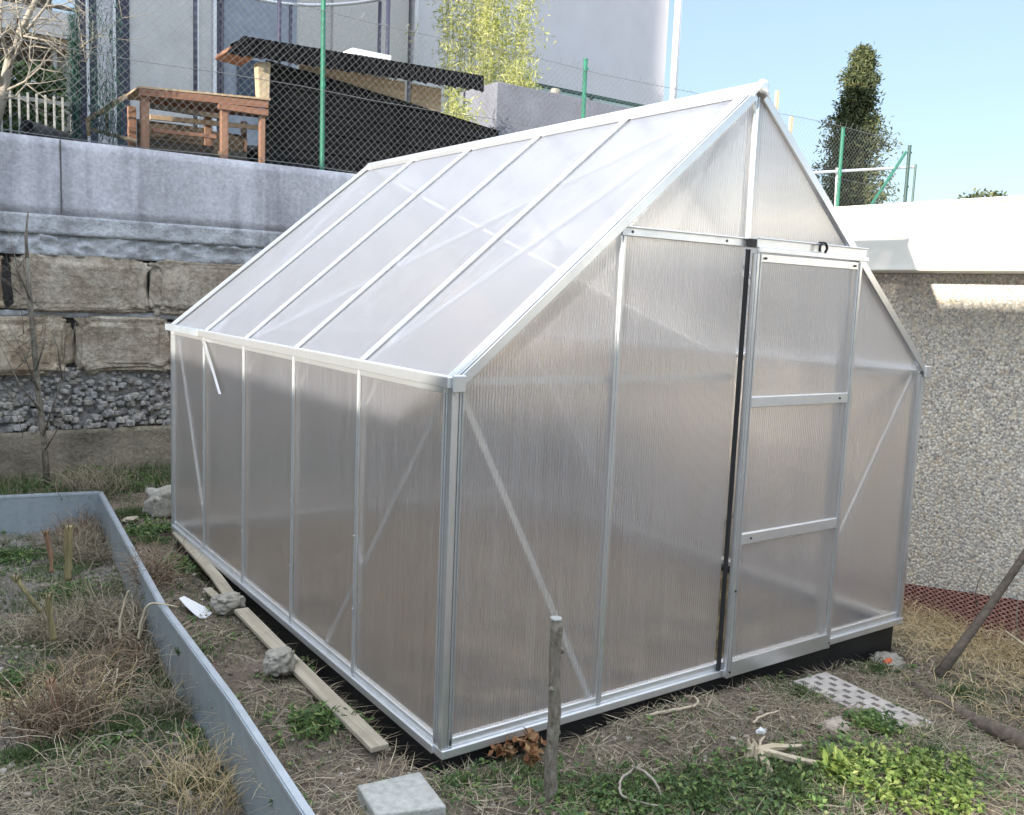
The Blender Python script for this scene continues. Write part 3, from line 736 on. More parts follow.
# planter, bamboo, small shrub
PL=thing('planter_wall','dark grey concrete planter block in front of the house','planter',(5.4,6.9,2.28))
b=MB(); b.box((4.40,6.5,2.28),(6.9,7.3,3.76)); part('trough',b,PLANT,PL,bevel=.008)
b=MB(); b.box((4.48,6.58,3.70),(6.82,7.22,3.765)); part('soil',b,SOIL,PL)
def bamboo(name,label,cx,cy,zb,zt,rad,nst,nleaf,mat,loc):
    T=thing(name,label,'plant',loc); b=MB(); l=MB()
    for i in range(nst):
        a=R.uniform(0,6.28);r=rad*.75*math.sqrt(R.random()); px,py=cx+r*math.cos(a),cy+r*math.sin(a)
        ex,ey=px+math.cos(a)*rad*R.uniform(.1,.5),py+math.sin(a)*rad*R.uniform(.1,.5); h=R.uniform(.7,1)
        pts=[Vector((px+(ex-px)*f**1.6,py+(ey-py)*f**1.6,zb+(zt-zb)*h*f)) for f in (0,.25,.5,.75,1)]
        b.tube(pts,[.005,.0045,.004,.003,.0015],5)
        for k in range(nleaf//nst):
            f=R.uniform(.03,1)**.8; j=min(3,int(f*4)); p=pts[j].lerp(pts[j+1],f*4-j)
            p=p+Vector((R.gauss(0,.07),R.gauss(0,.07),R.gauss(0,.07)))
            l.leaf(p,(R.gauss(0,1),R.gauss(0,1),R.gauss(.3,.8)),R.uniform(.05,.12),R.uniform(.010,.019))
    if rad>.6:
        for k in range(420):
            f=R.random(); a=R.uniform(0,6.28); q=rad*(.45+.75*f)*abs(R.gauss(0,.62)); bx0=cx+q*math.cos(a); by0=cy+q*math.sin(a); bz=zb+(zt-zb)*f
            for j in range(16): l.leaf((bx0+R.gauss(0,.05),by0+R.gauss(0,.05),bz+R.gauss(0,.09)),(R.gauss(0,1),R.gauss(0,1),R.gauss(.3,.8)),R.uniform(.05,.13),R.uniform(.010,.018))
    part('stems',b,BAMB,T,True); part('foliage',l,mat,T)
bamboo('bamboo','tall yellow green bamboo clump growing behind the black shed roof',(5.268, 8.100, 4.421)[0],8.1,2.28,6.1,.66,40,9000,BAMB,((5.268, 8.100, 4.421)[0],8.1,2.28))
bamboo('golden_shrub','small yellow green shrub under the right end of the shed roof',(3.782, 6.200, 3.384)[0],6.2,2.6,(3.777, 6.200, 3.505)[2],.16,14,1400,BAMB,((3.782, 6.200, 3.384)[0],6.2,2.28))
bamboo('grass_tuft','green upright tuft at the foot of the bamboo by the planter corner',(4.894, 6.800, 4.015)[0],6.8,3.5,(4.886, 6.800, 4.170)[2],.18,16,1000,BAMB,((4.894, 6.800, 4.015)[0],6.8,3.76))
bamboo('dry_bush','low dry brown bush beside the corner downpipe of the house',7.9,7.4,2.28,3.83,.35,14,900,STRAWY,(7.9,7.4,2.28))
for x,y,s in ((5.25,6.7,.06),(5.36,6.68,.09)):
    pass
b=MB(); b.rock((5.30,6.62,3.80),(.13,.1,.1),3,2,.8,.2); solo('small_stone','small stone sitting on the planter rim','stone',b,STONEP,(5.3,6.62,3.76),True)
# balustrade
BL=thing('glass_balustrade','greenish glass balustrade with dark handrail beside the bamboo','railing',(6.9,8.2,2.3))
b=MB(); b.box((5.9,8.2,2.9),(8.3,8.212,4.25)); part('glass',b,BGL,BL)
b=MB(); b.box((5.8,8.18,4.25),(8.4,8.23,4.29)); part('handrail',b,GREEND,BL)
b=MB(); b.box((7.1,8.17,2.28),(7.14,8.199,4.249)); part('post',b,GREEND,BL)
# dark block + poles near right end of fence
b=MB(); b.box((7.25,5.0,2.28),(7.62,5.5,3.33)); solo('concrete_block_wall','dark grey block wall behind the fence right of the greenhouse ridge','wall',b,PLANT,(7.4,5.2,2.28),bevel=.01)
for (x,y,zt,lb) in ((7.63,5.3,3.98,'taller pale timber pole behind the fence left of the conifer'),(7.92,5.3,3.72,'shorter pale timber pole standing nearest the dark conifer')):
    b=MB(); b.bar((x,y,2.28),(x+.01,y,zt),.045,.03,(0,1,0)); solo('timber_pole',lb,'pole',b,PALEZ,(x,y,2.28),group='timber poles behind the fence')

# ------------------------------------------------------------------ house
HS=thing('house','large modern house with grey lilac rendered walls rising behind the terrace','house',(5,11,2.28))
HY=10.0
def hb_(name,x0,y0,x1,y1,mat,proud=0,th=.05,lab=None,dep=None):
    pass
def facade(name,xa,xb,za,zb,mat,y,th=.1,label=None,parent=None,bevel=0):
    b=MB(); b.box((xa,y,za),(xb,y+th,zb)); return part(name,b,mat,parent or HS,label=label,bevel=bevel)
b=MB(); b.box(((5.241, 10.000, 5.312)[0],10.0,2.28),((10.231, 10.000, 6.288)[0],19,9.2)); part('wall',b,STUC,HS)
xr=(10.350, 10.000, 6.312)[0]
b=MB(); b.tube([(xr+.02,9.92,2.3),(xr+.02,9.92,9.2)],.055,12); part('downpipe',b,WPAINT,HS,True)
b=MB(); b.tube([(xr+.14,9.99,2.3),(xr+.14,9.99,9.2)],.04,12); part('downpipe',b,WPAINT,HS,True)
b=MB(); b.tube([((5.208, 10.000, 5.305)[0],9.9,2.3),((5.208, 10.000, 5.305)[0],9.9,9.2)],.03,10); part('downpipe',b,WPAINT,HS,True)
facade('wall',(3.998, 10.000, 5.069)[0],(5.192, 10.000, 5.302)[0]-.03,2.28,9.2,STUC2,10.05,.4,'speckled grey render bay')
facade('wall',(3.494, 10.000, 4.970)[0],(3.998, 10.000, 5.069)[0]-.003,2.28,9.2,STUC2,10.12,.4)
facade('window',(2.471, 10.000, 4.770)[0],(3.494, 10.000, 4.970)[0]-.003,2.28,9.2,GLASSG,10.1,.3)
facade('window',(2.675, 9.980, 4.055)[0],(2.969, 9.980, 4.102)[0],(2.809, 9.980, 3.771)[2],(2.806, 9.980, 4.354)[2],GLASSD,10.06,.03)
facade('frame',(2.381, 10.000, 4.752)[0],(2.458, 10.000, 4.767)[0],2.28,9.2,DRED,10.02,.4)
facade('frame',(2.337, 10.000, 4.744)[0],(2.378, 10.000, 4.751)[0],2.28,9.2,WPAINT,10.0,.4)
facade('wall',(1.327, 10.000, 4.546)[0],(2.333, 10.000, 4.743)[0],2.28,9.2,simple('pale_render',(.55,.54,.54),.9,0,.1,4,.3,90),10.05,.4,'pale render bay left of the dark shed')
facade('downpipe',(2.117, 10.000, 4.701)[0],(2.154, 10.000, 4.708)[0],2.28,9.2,WPAINT,10.0,.045)
facade('frame',(1.167, 10.000, 4.515)[0],(1.324, 10.000, 4.545)[0],2.28,9.2,DRED,10.02,.3)
facade('frame',(1.133, 10.000, 4.508)[0],(1.165, 10.000, 4.514)[0],2.28,9.2,WPAINT,10.0,.3)
facade('wall',(0.954, 10.000, 4.473)[0],(1.131, 10.000, 4.508)[0],2.28,9.2,STUC,10.05,.3)
facade('frame',(0.865, 10.000, 4.456)[0],(0.952, 10.000, 4.472)[0],2.28,9.2,DRED,10.02,.3)
facade('frame',(0.832, 10.000, 4.449)[0],(0.863, 10.000, 4.455)[0],2.28,9.2,WPAINT,10.0,.3)
facade('frame',(0.767, 10.000, 4.436)[0],(0.830, 10.000, 4.449)[0],2.28,9.2,DRED,10.02,.3)
facade('wall',(0.519, 10.000, 4.388)[0],(0.765, 10.000, 4.436)[0],2.28,(0.549, 10.000, 4.281)[2],simple('warm_render',(.42,.38,.34),.9,0,.1),10.05,.3)
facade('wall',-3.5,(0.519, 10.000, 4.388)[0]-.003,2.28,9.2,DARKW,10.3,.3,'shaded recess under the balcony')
facade('column',(0.438, 9.800, 3.888)[0],(0.480, 9.800, 3.895)[0],2.28,(0.464, 9.800, 4.136)[2],WPAINT,9.8,.1)
facade('balcony',-3.5,(0.651, 9.400, 4.288)[0],(0.252, 9.400, 4.062)[2],(0.258, 9.400, 4.337)[2],simple('balcony_render',(.60,.57,.56),.85,0,.08),9.4,.64)
facade('balcony_soffit',-3.5,(0.640, 9.400, 4.286)[0],(0.251, 9.400, 4.019)[2],(0.252, 9.400, 4.062)[2]-.003,PALEW,9.45,.6)
facade('balcony_rail',-3.5,(0.651, 9.400, 4.288)[0],(0.259, 9.400, 4.379)[2],(0.259, 9.400, 4.411)[2],BARKB,9.42,.05)
facade('handrail',-3.5,(0.444, 9.600, 3.590)[0],(0.270, 9.600, 3.563)[2],(0.270, 9.600, 3.606)[2],WPAINT,9.6,.04)
facade('roof_slab',-3.5,xr+.5,9.2,9.45,STUC,9.5,9.5)
# garden behind the left recess: shrubs
l=MB()
for i in range(5000):
    p=(R.uniform(-1.2,.45),R.uniform(9.0,9.35),2.3+R.random()**.8*1.35); l.leaf(p,(R.gauss(0,1),R.gauss(-.6,1),R.gauss(.3,1)),.09,.05)
solo('hedge','dark hedge under the balcony behind the bare tree','hedge',l,GRASS,(-.3,9.2,2.3))
# little picket rail
b=MB()
for i in range(16):
    x=-.95+i*.062; b.box((x,6.0,2.28),(x+.014,6.02,2.84))
b.box((-1.0,6.021,2.78),(.05,6.04,2.81)); b.box((-1.0,6.021,2.38),(.05,6.04,2.41))
solo('picket_rail','short grey picket railing behind the black pipe','railing',b,simple('grey_picket',(.35,.35,.33),.7),(-.5,6,2.28))
# net curtain rolled on the fence
n_=MB()
for k,(xa,xb) in enumerate(((-.215,-.16),(-.10,.12))):
    for i in range(1500):
        x=R.uniform(xa,xb); z=R.uniform(2.36,3.2 if k==0 else 3.45)
        z=z if R.random()<1.25-(z-2.4)*.8 else R.uniform(2.36,2.8)
        n_.strip((x,FY+.03+R.uniform(0,.08),z),(R.gauss(0,.5),0,R.gauss(0,1)),R.uniform(.03,.1),.006,(R.gauss(0,.6),0,R.gauss(0,.5)),2)
solo('green_netting','bunched dark green netting hanging on the fence left of the coop','netting',n_,NET,(0,4.8,2.35))
# trampoline: white top ring, dark poles and mat
TR=thing('trampoline','trampoline ring and poles standing on the terrace behind the black shed','trampoline',(2.6,7.9,2.28))
cxr,cyr,rr=2.55,7.75,1.15; zr=(3.118, 8.900, 4.807)[2]
b=MB(); b.tube([(cxr+rr*math.cos(a),cyr+rr*math.sin(a),zr+.02*math.sin(3*a)) for a in [2*math.pi*k/48 for k in range(49)]],.02,8,False); part('ring',b,WPAINT,TR,True)
for a in (1.25,2.0,3.3,4.2,5.3,.2):
    b=MB(); b.tube([(cxr+rr*math.cos(a),cyr+rr*math.sin(a),2.28),(cxr+rr*math.cos(a),cyr+rr*math.sin(a),zr-.02)],.022,8); part('pole',b,DRED,TR,True)
b=MB(); b.tube([(cxr,cyr,2.75),(cxr,cyr,2.79)],rr,40); part('mat',b,BITU,TR)

# ------------------------------------------------------------------ trees
def branchy(b,p,d,L,r,depth,gr=.03):
    p=Vector(p);d=Vector(d).normalized();pts=[p];rs=[r];n=4
    for i in range(n):
        d=(d+Vector((R.gauss(0,.14),R.gauss(0,.14),R.gauss(gr,.1)))).normalized(); p=p+d*L/n; pts.append(p); rs.append(r*(1-.75*(i+1)/n))
    b.tube(pts,rs,6)
    if depth>0:
        for k in range(R.randint(2,4)):
            i=R.randint(1,n-1); v=d.orthogonal(); v.rotate(Matrix.Rotation(R.uniform(0,6.28),3,d)); 
            branchy(b,pts[i],(d*.7+v*R.uniform(.5,.9)),L*R.uniform(.45,.7),rs[i]*.7,depth-1,gr)
T=thing('bare_tree','leafless pale barked tree with tangled twigs at upper left behind the fence','tree',(-.95,5.3,2.28))
b=MB(); b.tube([(-.95,5.3,2.28),(-0.620, 5.300, 2.500),(-0.571, 5.300, 2.699),(-0.529, 5.300, 2.911),(-0.455, 5.300, 3.128),(-0.362, 5.300, 3.337),(-0.294, 5.300, 3.549)],[.05,.042,.036,.030,.024,.018,.010],8); part('trunk',b,BARKP,T,True)
b=MB()
for P_,rr_ in (([(-0.571, 5.300, 2.699),(-0.642, 5.200, 2.954),(-0.672, 5.200, 3.212)],.018),([(-0.529, 5.300, 2.911),(-0.590, 5.200, 3.096),(-0.572, 5.200, 3.364)],.016),([(-0.550, 5.300, 2.819),(-0.456, 5.200, 3.054),(-0.487, 5.200, 3.316)],.013),
    ([(-0.495, 5.300, 3.012),(-0.404, 5.200, 3.158),(-0.314, 5.100, 3.289),(-0.262, 5.100, 3.407)],.013),([(-0.571, 5.300, 2.699),(-0.450, 5.200, 2.771),(-0.361, 5.100, 2.864),(-0.422, 5.100, 2.908)],.010),([(-0.522, 5.300, 2.939),(-0.443, 5.200, 3.084),(-0.331, 5.100, 3.058),(-0.206, 5.100, 2.972),(-0.080, 5.000, 2.935)],.010),
    ([(-0.549, 5.300, 2.853),(-0.478, 5.200, 3.198),(-0.600, 5.100, 3.140)],.010),([(-0.508, 5.300, 2.983),(-0.382, 5.200, 3.027),(-0.244, 5.100, 3.006)],.009),([(-0.455, 5.300, 3.142),(-0.340, 5.200, 3.225),(-0.214, 5.100, 3.201)],.008),([(-0.591, 5.300, 2.641),(-0.502, 5.200, 2.668),(-0.450, 5.100, 2.742)],.009),([(-0.154, 5.100, 2.995),(-0.012, 5.000, 3.125),(0.163, 5.000, 3.282)],.007)):
    b.tube(P_,[rr_*(1-.6*i/(len(P_)-1)) for i in range(len(P_))],6)
    for q_ in P_[1:]:
        for k_ in range(2): branchy(b,q_,(R.gauss(.3,.8),R.gauss(-.1,.2),R.gauss(.3,.6)),R.uniform(.2,.45),rr_*.45,1)
part('branches',b,BARKP,T,True)
SP=thing('sapling','thin leafless grey sapling standing in front of the boulder wall at left','tree',(-.58,4.25,.06))
Y=4.3
tr=[(-0.481, 4.300, -0.005),(-0.497, 4.300, 0.357),(-0.526, 4.300, 0.687),(-0.547, 4.300, 1.075),(-0.564, 4.300, 1.329),(-0.571, 4.300, 1.531)]
b=MB(); b.tube([(tr[0][0],4.3,.0)]+tr,[.022,.021,.019,.018,.017,.016,.014],8); b.tube([tr[-1],(-0.574, 4.300, 1.674),(-0.559, 4.300, 1.818)],[.012,.008,.004],6); part('trunk',b,BARK,SP,True)
b=MB()
for pts in (([(-0.562, 4.280, 1.267),(-0.635, 4.200, 1.452),(-0.684, 4.200, 1.706)]),([(-0.528, 4.280, 0.689),(-0.624, 4.200, 0.954),(-0.724, 4.150, 1.155)]),([(-0.505, 4.280, 0.387),(-0.399, 4.200, 0.760),(-0.310, 4.200, 1.135)]),([(-0.519, 4.280, 0.559),(-0.640, 4.200, 0.733),(-0.745, 4.200, 0.985)]),([(-0.495, 4.280, 0.294),(-0.416, 4.200, 0.466),(-0.353, 4.200, 0.661)]),([(-0.537, 4.280, 0.819),(-0.499, 4.200, 0.986),(-0.484, 4.200, 1.157)]),([(-0.399, 4.200, 0.760),(-0.426, 4.150, 0.957),(-0.466, 4.100, 1.087)])):
    b.tube(pts,[.006,.004,.0018],5)
for i in range(14):
    z=R.uniform(.4,1.5); branchy(b,(-.62+R.uniform(-.02,.02),4.28,z),(R.gauss(0,1),R.gauss(-.3,.4),.8),R.uniform(.15,.4),.003,1)
part('branches',b,BARK,SP,True)

# conifer
CN=thing('conifer','tall dark conifer with broken top standing beyond the fence at right','tree',(21.0,14.0,.5))
b=MB(); b.tube([(21.0,14,.5),(21.1,14,5),(21.35,14,8.2)],[.22,.14,.05],8); part('trunk',b,BARKB,CN,True)
l=MB(); ztop,zbot=8.45,1.2
for k in range(1150):
    f=R.random()**1.0; z=zbot+(ztop-zbot)*f
    rr=(.16+1.12*min(1,max(0,(8.5-z)/4.0))**.75)*(1+.13*math.sin(z*4.1+1)+.10*math.sin(z*9.7)+.08*math.sin(z*23))*(.55+.75*R.random()**1.5)*1.05
    a=R.uniform(0,6.28); r=rr*R.uniform(.5,1.0); cx=21.05+.42*f
    dx,dy=math.cos(a),math.sin(a)
    tip=Vector((cx+dx*r,14+dy*r,z-.10*r))
    n=46
    for q in range(n):
        g=R.random()**.8; p=Vector((cx,14,z+.12))*(1-g)+tip*g+Vector((R.gauss(0,.085),R.gauss(0,.085),R.gauss(0,.06)))
        l.leaf(p,(R.gauss(0,1),R.gauss(0,1),R.gauss(.4,1)),R.uniform(.09,.19),R.uniform(.03,.06))
part('crown',l,SPRUCE,CN)
for i,(px,py,rr,lb) in enumerate(((27.9,14,.55,'leftmost small treetop showing above the garage fascia'),(29.1,14,.45,'rightmost small treetop showing above the garage fascia'))):
    T=thing('distant_tree',lb,'tree',(px,py,1),group='far treetops above the garage')
    b=MB(); b.tube([(px,py,1),(px,py,5)],[.12,.06],6); part('trunk',b,BARKB,T)
    l=MB()
    for k in range(900):
        v=Vector((R.gauss(0,1),R.gauss(0,1),R.gauss(0,1))).normalized()*R.uniform(.4,1)
        l.leaf((px+v.x*rr*(1.4 if i else 1),py+v.y*rr,4.68+i*.12+v.z*.68),(R.gauss(0,1),R.gauss(0,1),R.gauss(.4,1)),.16,.08)
    part('crown',l,SPRUCE,T)

# ------------------------------------------------------------------ steel raised bed
BD=thing('raised_bed','galvanised steel sheet raised bed with pale rim in left foreground','planter bed',(-.9,1.5,-.2))
b=MB(); rim=MB()
def wall_poly(P,off):
    n=len(P)
    for i in range(n-1):
        a=Vector((*P[i],0));c=Vector((*P[i+1],0)); d=(c-a).normalized(); nn=Vector((-d.y,d.x,0))
        b.prism([(a.x,a.y,-.42),(c.x,c.y,-.42),(c.x,c.y,off),(a.x,a.y,off)],nn*.002)
        rim.prism([(a.x,a.y,off),(c.x,c.y,off),(c.x,c.y,off+.005),(a.x,a.y,off+.005)],-nn*.022)
        rim.prism([(a.x,a.y,off-.012),(c.x,c.y,off-.012),(c.x,c.y,off-.0005),(a.x,a.y,off-.0005)],nn*.0045)
wall_poly(BEDP,.062)
part('side_sheet',b,GALV,BD); part('rim',rim,GALVR,BD)
b=MB(); rim=MB(); wall_poly([(-.24,3.92),(-1.2,4.112),(-2.6,4.392)],.062)
part('end_sheet',b,GALV,BD); part('rim',rim,GALVR,BD)

# ------------------------------------------------------------------ loose things on the ground
def smooth(P,k=6):
    P=[Vector(p) for p in P]; out=[]
    for i in range(len(P)-1):
        a=P[max(i-1,0)];b_=P[i];c_=P[i+1];d_=P[min(i+2,len(P)-1)]
        for j in range(k):
            t=j/k; out.append(.5*((2*b_)+(c_-a)*t+(2*a-5*b_+4*c_-d_)*t*t+(3*b_-a-3*c_+d_)*t**3))
    return out+[P[-1]]
def onz(p,dz=0): return (p[0],p[1],tz(p[0],p[1])+dz)
def plank(name,label,P,w,th,mat):
    b=MB(); n=len(P); vs=[]
    for i,p in enumerate(P):
        a=Vector(P[max(i-1,0)]);c=Vector(P[min(i+1,n-1)]); d=(c-a).normalized(); s=Vector((-d.y,d.x,0)).normalized(); p=Vector(p)
        vs+=[p-s*w/2,p+s*w/2,p+s*w/2+Vector((0,0,th)),p-s*w/2+Vector((0,0,th))]
    fs=[(3,2,1,0),tuple((n-1)*4+k for k in range(4))]
    for i in range(n-1):
        for k in range(4): fs.append((i*4+k,i*4+(k+1)%4,(i+1)*4+(k+1)%4,(i+1)*4+k))
    b.add(vs,fs); return solo(name,label,'plank',b,mat,P[0],group='planks laid beside the greenhouse',bevel=.003)
plank('wooden_plank','long bent wooden board at the rear of the path beside the greenhouse',[(-0.005, 2.975, -0.012),(-0.029, 2.536, -0.012),(-0.058, 2.079, -0.010),(-0.100, 1.650, -0.012)],.055,.016,PLANK)
plank('wooden_plank','straight pale wooden board on the path ending near the concrete paver',[(-0.102, 1.576, -0.016),(-0.117, 1.064, -0.016),(-0.126, 0.558, -0.018),(-0.132, 0.159, -0.018)],.062,.018,PLANK)
plank('wooden_plank','short board fragment wedged beneath the rear grey stone',[(-0.140, 1.950, -0.020),(-0.133, 1.605, -0.020)],.04,.012,PLANK)
def stone(label,p,dim,seed,mat,rot=0,name='stone'):
    b=MB(); b.rock((p[0],p[1],p[2]+dim[2]*.26),dim,seed,4,.72,.34,1.9,rot); return solo(name,label,'stone',b,mat,p,True)
stone('grey angular stone weighing down the rear end of the boards',(-0.137, 1.649, -0.010),(.12,.11,.075),3,STONEP,.4)
stone('light grey stone sitting on the middle of the straight board',(-0.183, 0.889, 0.000),(.125,.10,.085),9,STONEP,1.0)
stone('big pale round boulder at the rear corner of the greenhouse',(0.070, 3.558, -0.020),(.21,.20,.2),14,STONEP,.2)
stone('flat beige stone lying in the grass below the perforated paver',(1.356, -0.457, -0.085),(.16,.10,.075),23,simple('beige_stone',(.36,.30,.25),.95,0,.3,14,.8,30),.1)
stone('grey stone with orange patch by the right base corner',(2.244, -0.078, -0.160),(.19,.13,.08),31,STONEP,.3)
stone('small grey stone left of the orange patched stone',(2.072, -0.069, -0.150),(.07,.06,.045),33,STONEP,.3)
stone('small grey stone to the right of the orange patched stone',(2.323, -0.170, -0.170),(.05,.05,.04),34,STONEP,.3)
stone('tiny white pebble on bare soil in front of the door',(1.093, -0.335, -0.060),(.035,.03,.03),35,SHELL,.3)
stone('tan flat stone by the bed rim near the wall',(-0.163, 3.418, -0.020),(.10,.06,.03),36,PLANK,.6)
b=MB(); b.rock(((2.200, -0.074, -0.120)[0],(2.200, -0.074, -0.120)[1]-.035,-.105),(.05,.03,.04),5,2,.8,.2); solo('brick_chip','orange brick chip leaning on the grey stone by the base','brick chip',b,REDST,((2.200, -0.074, -0.120)[0],(2.200, -0.074, -0.120)[1],-.12),True)
# shard
b=MB(); P=[(-0.298, 1.843, -0.020),(-0.267, 1.873, -0.020),(-0.248, 1.847, -0.020),(-0.228, 1.805, -0.020),(-0.201, 1.791, -0.020),(-0.189, 1.739, -0.020),(-0.197, 1.683, -0.020),(-0.239, 1.633, -0.020),(-0.268, 1.635, -0.020),(-0.284, 1.686, -0.020),(-0.296, 1.751, -0.020)]
b.prism(P,(0,0,.003)); b.v=[(x,y,z+.02*math.cos((x-y*.3)*22)-.004) for x,y,z in b.v]
solo('white_shard','thin curved white shard lying beside the steel bed rim','shard',b,SHELL,P[0],bevel=.001)
# concrete paver
b=MB(); P=[(-0.294, -0.015, 0.000),(-0.316, -0.182, 0.000),(-0.127, -0.243, 0.000),(-0.099, -0.039, 0.000)]
P=[(x,y,.0) for x,y,z in P]; P[1]=(P[0][0]+(P[1][0]-P[0][0])*1.0,P[1][1],0)
b.prism(P,(0,0,-.07)); o=solo('concrete_paver','square light grey concrete paver in the centre foreground','paver',b,PAVE,(P[0][0],P[0][1],-.07),bevel=.006)
# perforated paver
GP=[Vector((1.563, -0.100, -0.055)),Vector((1.542, -0.599, -0.055)),Vector((1.718, -0.596, -0.055)),Vector((1.760, -0.110, -0.055))]
b=MB(); nu,nv2=29,9
def gpt(u,v,dz=0): return GP[0].lerp(GP[1],u).lerp(GP[3].lerp(GP[2],u),v)+Vector((0,0,dz))
nu=44; ve=[0,.09,.21,.33,.45,.56,.68,.79,.91,1]
for i in range(nu):
    for j in range(len(ve)-1):
        row_=j//2
        hole=(j%2==1) and ((i+(3 if row_%2 else 0))%6 in (1,2,3)) and 0<i<nu-1
        if hole: continue
        u0,u1,v0,v1=i/nu,(i+1)/nu,ve[j],ve[j+1]
        tp=[gpt(u0,v0),gpt(u1,v0),gpt(u1,v1),gpt(u0,v1)]; b.add(tp+[p-Vector((0,0,.05)) for p in tp],[(3,2,1,0),(4,5,6,7),(0,1,5,4),(1,2,6,5),(2,3,7,6),(3,0,4,7)])
PG=simple('brown_grey_grid_concrete',(.38,.345,.315),.9,0,.2,20,.5,60)
o=solo('perforated_paver','brown grey paving grid with staggered rectangular holes below the door','paver',b,PG,tuple(GP[0]-Vector((0,0,.04))))
m=o.modifiers.new('w','WELD'); m.merge_threshold=.0004
# stump post in front
b=MB(); pts=[(.200,-.30,-.12),(.198,-.30,-.05),(.192,-.30,.08),(.197,-.302,.22),(.190,-.30,.36),(.187,-.30,.48),(.185,-.30,.508)]
b.tube(pts,[.030,.0225,.018,.0185,.0165,.018,.0175],14)
b.v=[(x+.0018*math.sin(z*140+x*300),y+.002*math.sin(z*90),z) for x,y,z in b.v]
ST=thing('cut_stem','upright sawn grey stem stump standing in front of the greenhouse','stump',(.2,-.3,-.06)); part('stem',b,BARKB if False else BARK,ST,True)
b=MB(); b.tube([(.185,-.30,.507),(.185,-.30,.5115)],.0172,14); part('sawn_end',b,simple('grey_sawn_end',(.36,.36,.34),.9,0,.25,60),ST)
for z,s in ((.41,1),(.30,-1),(.16,1)):
    b=MB(); b.rock((.192+s*.016,-.306,z),(.016,.014,.018),int(z*100),2,.9,.2); part('knot',b,BARK,ST,True)
# leaning stick and log
b=MB(); b.tube([(2.328, -0.270, -0.133),(2.480, -0.280, -0.015),(2.642, -0.310, 0.154),(2.836, -0.340, 0.365),(3.035, -0.370, 0.597)],[.026,.021,.018,.017,.016],10); solo('leaning_stick','brown wooden stick leaning up to the right over the straw','stick',b,BARKB,(2.328, -0.270, -0.133),True)
b=MB(); pts=[(2.060, -0.313, -0.120),(1.980, -0.471, -0.110),(1.965, -0.609, -0.110),(1.930, -0.757, -0.100),(1.921, -0.951, -0.100)]
b.tube([(x,y,z+.012) for x,y,z in pts],[.024,.03,.029,.03,.03],12)
b.v=[(x,y,z+.006*noise.noise(Vector((x*14,y*14,z*14)))) for x,y,z in b.v]
solo('log','long dark fallen branch lying right of the perforated paver','log',b,BARKB,pts[0],True)
# split wood fragment
SF=MB(); c=Vector((0.915, -0.468, -0.060))+Vector((0,0,.022)); 
for k in range(9):
    a=k*.7; o_=Vector((.022*math.cos(a)-.02,.016*math.sin(a),0)); hh=R.uniform(.03,.085)
    SF.tube([c+o_*1.2-Vector((0,0,.01)),c+o_+Vector((.0,0,hh*.5)),c+o_*.8+Vector((R.gauss(0,.01),R.gauss(0,.01),hh))],[.013,.010,.003],5)
for (dx,dy,LL,w,z_) in ((.95,-.15,.20,.014,.03),(.75,-.75,.19,.016,.02),(-.4,-.9,.10,.016,.02),(.8,.5,.15,.006,.02),(.9,.2,.12,.005,.03),(-.8,.1,.07,.010,.02)):
    d=Vector((dx,dy,0)).normalized(); a_=c+Vector((0,0,.03)); SF.tube([a_,a_+d*LL*.3+Vector((0,0,z_*.6-.02)),a_+d*LL*.7+Vector((0.004,.006,-.022)),a_+d*LL+Vector((0,0,-.022))],[w,w*.85,w*.8,w*.45],6)
SF.v=[(x+.007*noise.noise(Vector((x*70,y*70,z*30))),y+.005*noise.noise(Vector((x*50,z*70,y*60))),z+.004*noise.noise(Vector((x*50,y*50,z*50)))) for x,y,z in SF.v]
solo('splintered_wood','pale splintered root of dry wood on the grass in front of the door','wood piece',SF,SPLIT,tuple(c))
def twig(label,P,r,mat,name='twig',grp=None):
    P=smooth(P); P=[p+Vector((R.gauss(0,.0012),R.gauss(0,.0012),R.gauss(0,.0012))) for p in P]
    b=MB(); n=len(P); b.tube(P,[r*(1-.5*i/(n-1)) for i in range(n)],6); return solo(name,label,'twig',b,mat,tuple(P[0]),True,grp)
twig('pale curved dry root lying at the sill left of the door',[(0.800, -0.059, -0.035),(0.862, -0.095, -0.020),(0.940, -0.115, -0.015),(1.010, -0.107, -0.020),(1.047, -0.061, -0.020),(1.034, -0.019, -0.030)],.007,SPLIT)
twig('short pale curved twig on soil in front of the door',[(1.120, -0.271, -0.050),(1.179, -0.265, -0.040),(1.266, -0.270, -0.040)],.006,SPLIT)
twig('grey looping root at the lower centre foreground',[(0.555, -0.298, -0.040),(0.427, -0.356, -0.020),(0.367, -0.418, -0.020),(0.386, -0.460, -0.030),(0.436, -0.520, -0.030)],.005,BARKP)
twig('grey forked root bending beside the looping root',[(0.524, -0.295, -0.040),(0.486, -0.392, 0.000),(0.492, -0.441, -0.020),(0.480, -0.471, -0.040)],.006,BARKP)
twig('white dead branch poking out of straw at the right edge',[(2.919, -0.252, -0.050),(2.702, -0.419, 0.000),(2.666, -0.523, -0.020)],.008,SPLIT)
twig('thin upright grey twig in straw near the right edge',[(3.376, -0.100, -0.228),(3.335, -0.100, -0.088),(3.327, -0.100, 0.045)],.004,BARKP)
twig('thin bent twig rising against the pebble wall',[(3.324, 0.100, -0.100),(3.296, 0.100, -0.009),(3.347, 0.100, 0.086)],.004,BARK)
twig('dark bent twig over the lower right soil',[(1.580, -0.812, -0.100),(1.567, -0.891, -0.080),(1.554, -0.962, -0.080),(1.530, -1.037, -0.080)],.007,BARK)
twig('pale stick lying at the lower right corner of the garden',[(1.628, -0.878, -0.100),(1.560, -0.966, -0.080),(1.549, -1.028, -0.080)],.008,SPLIT)
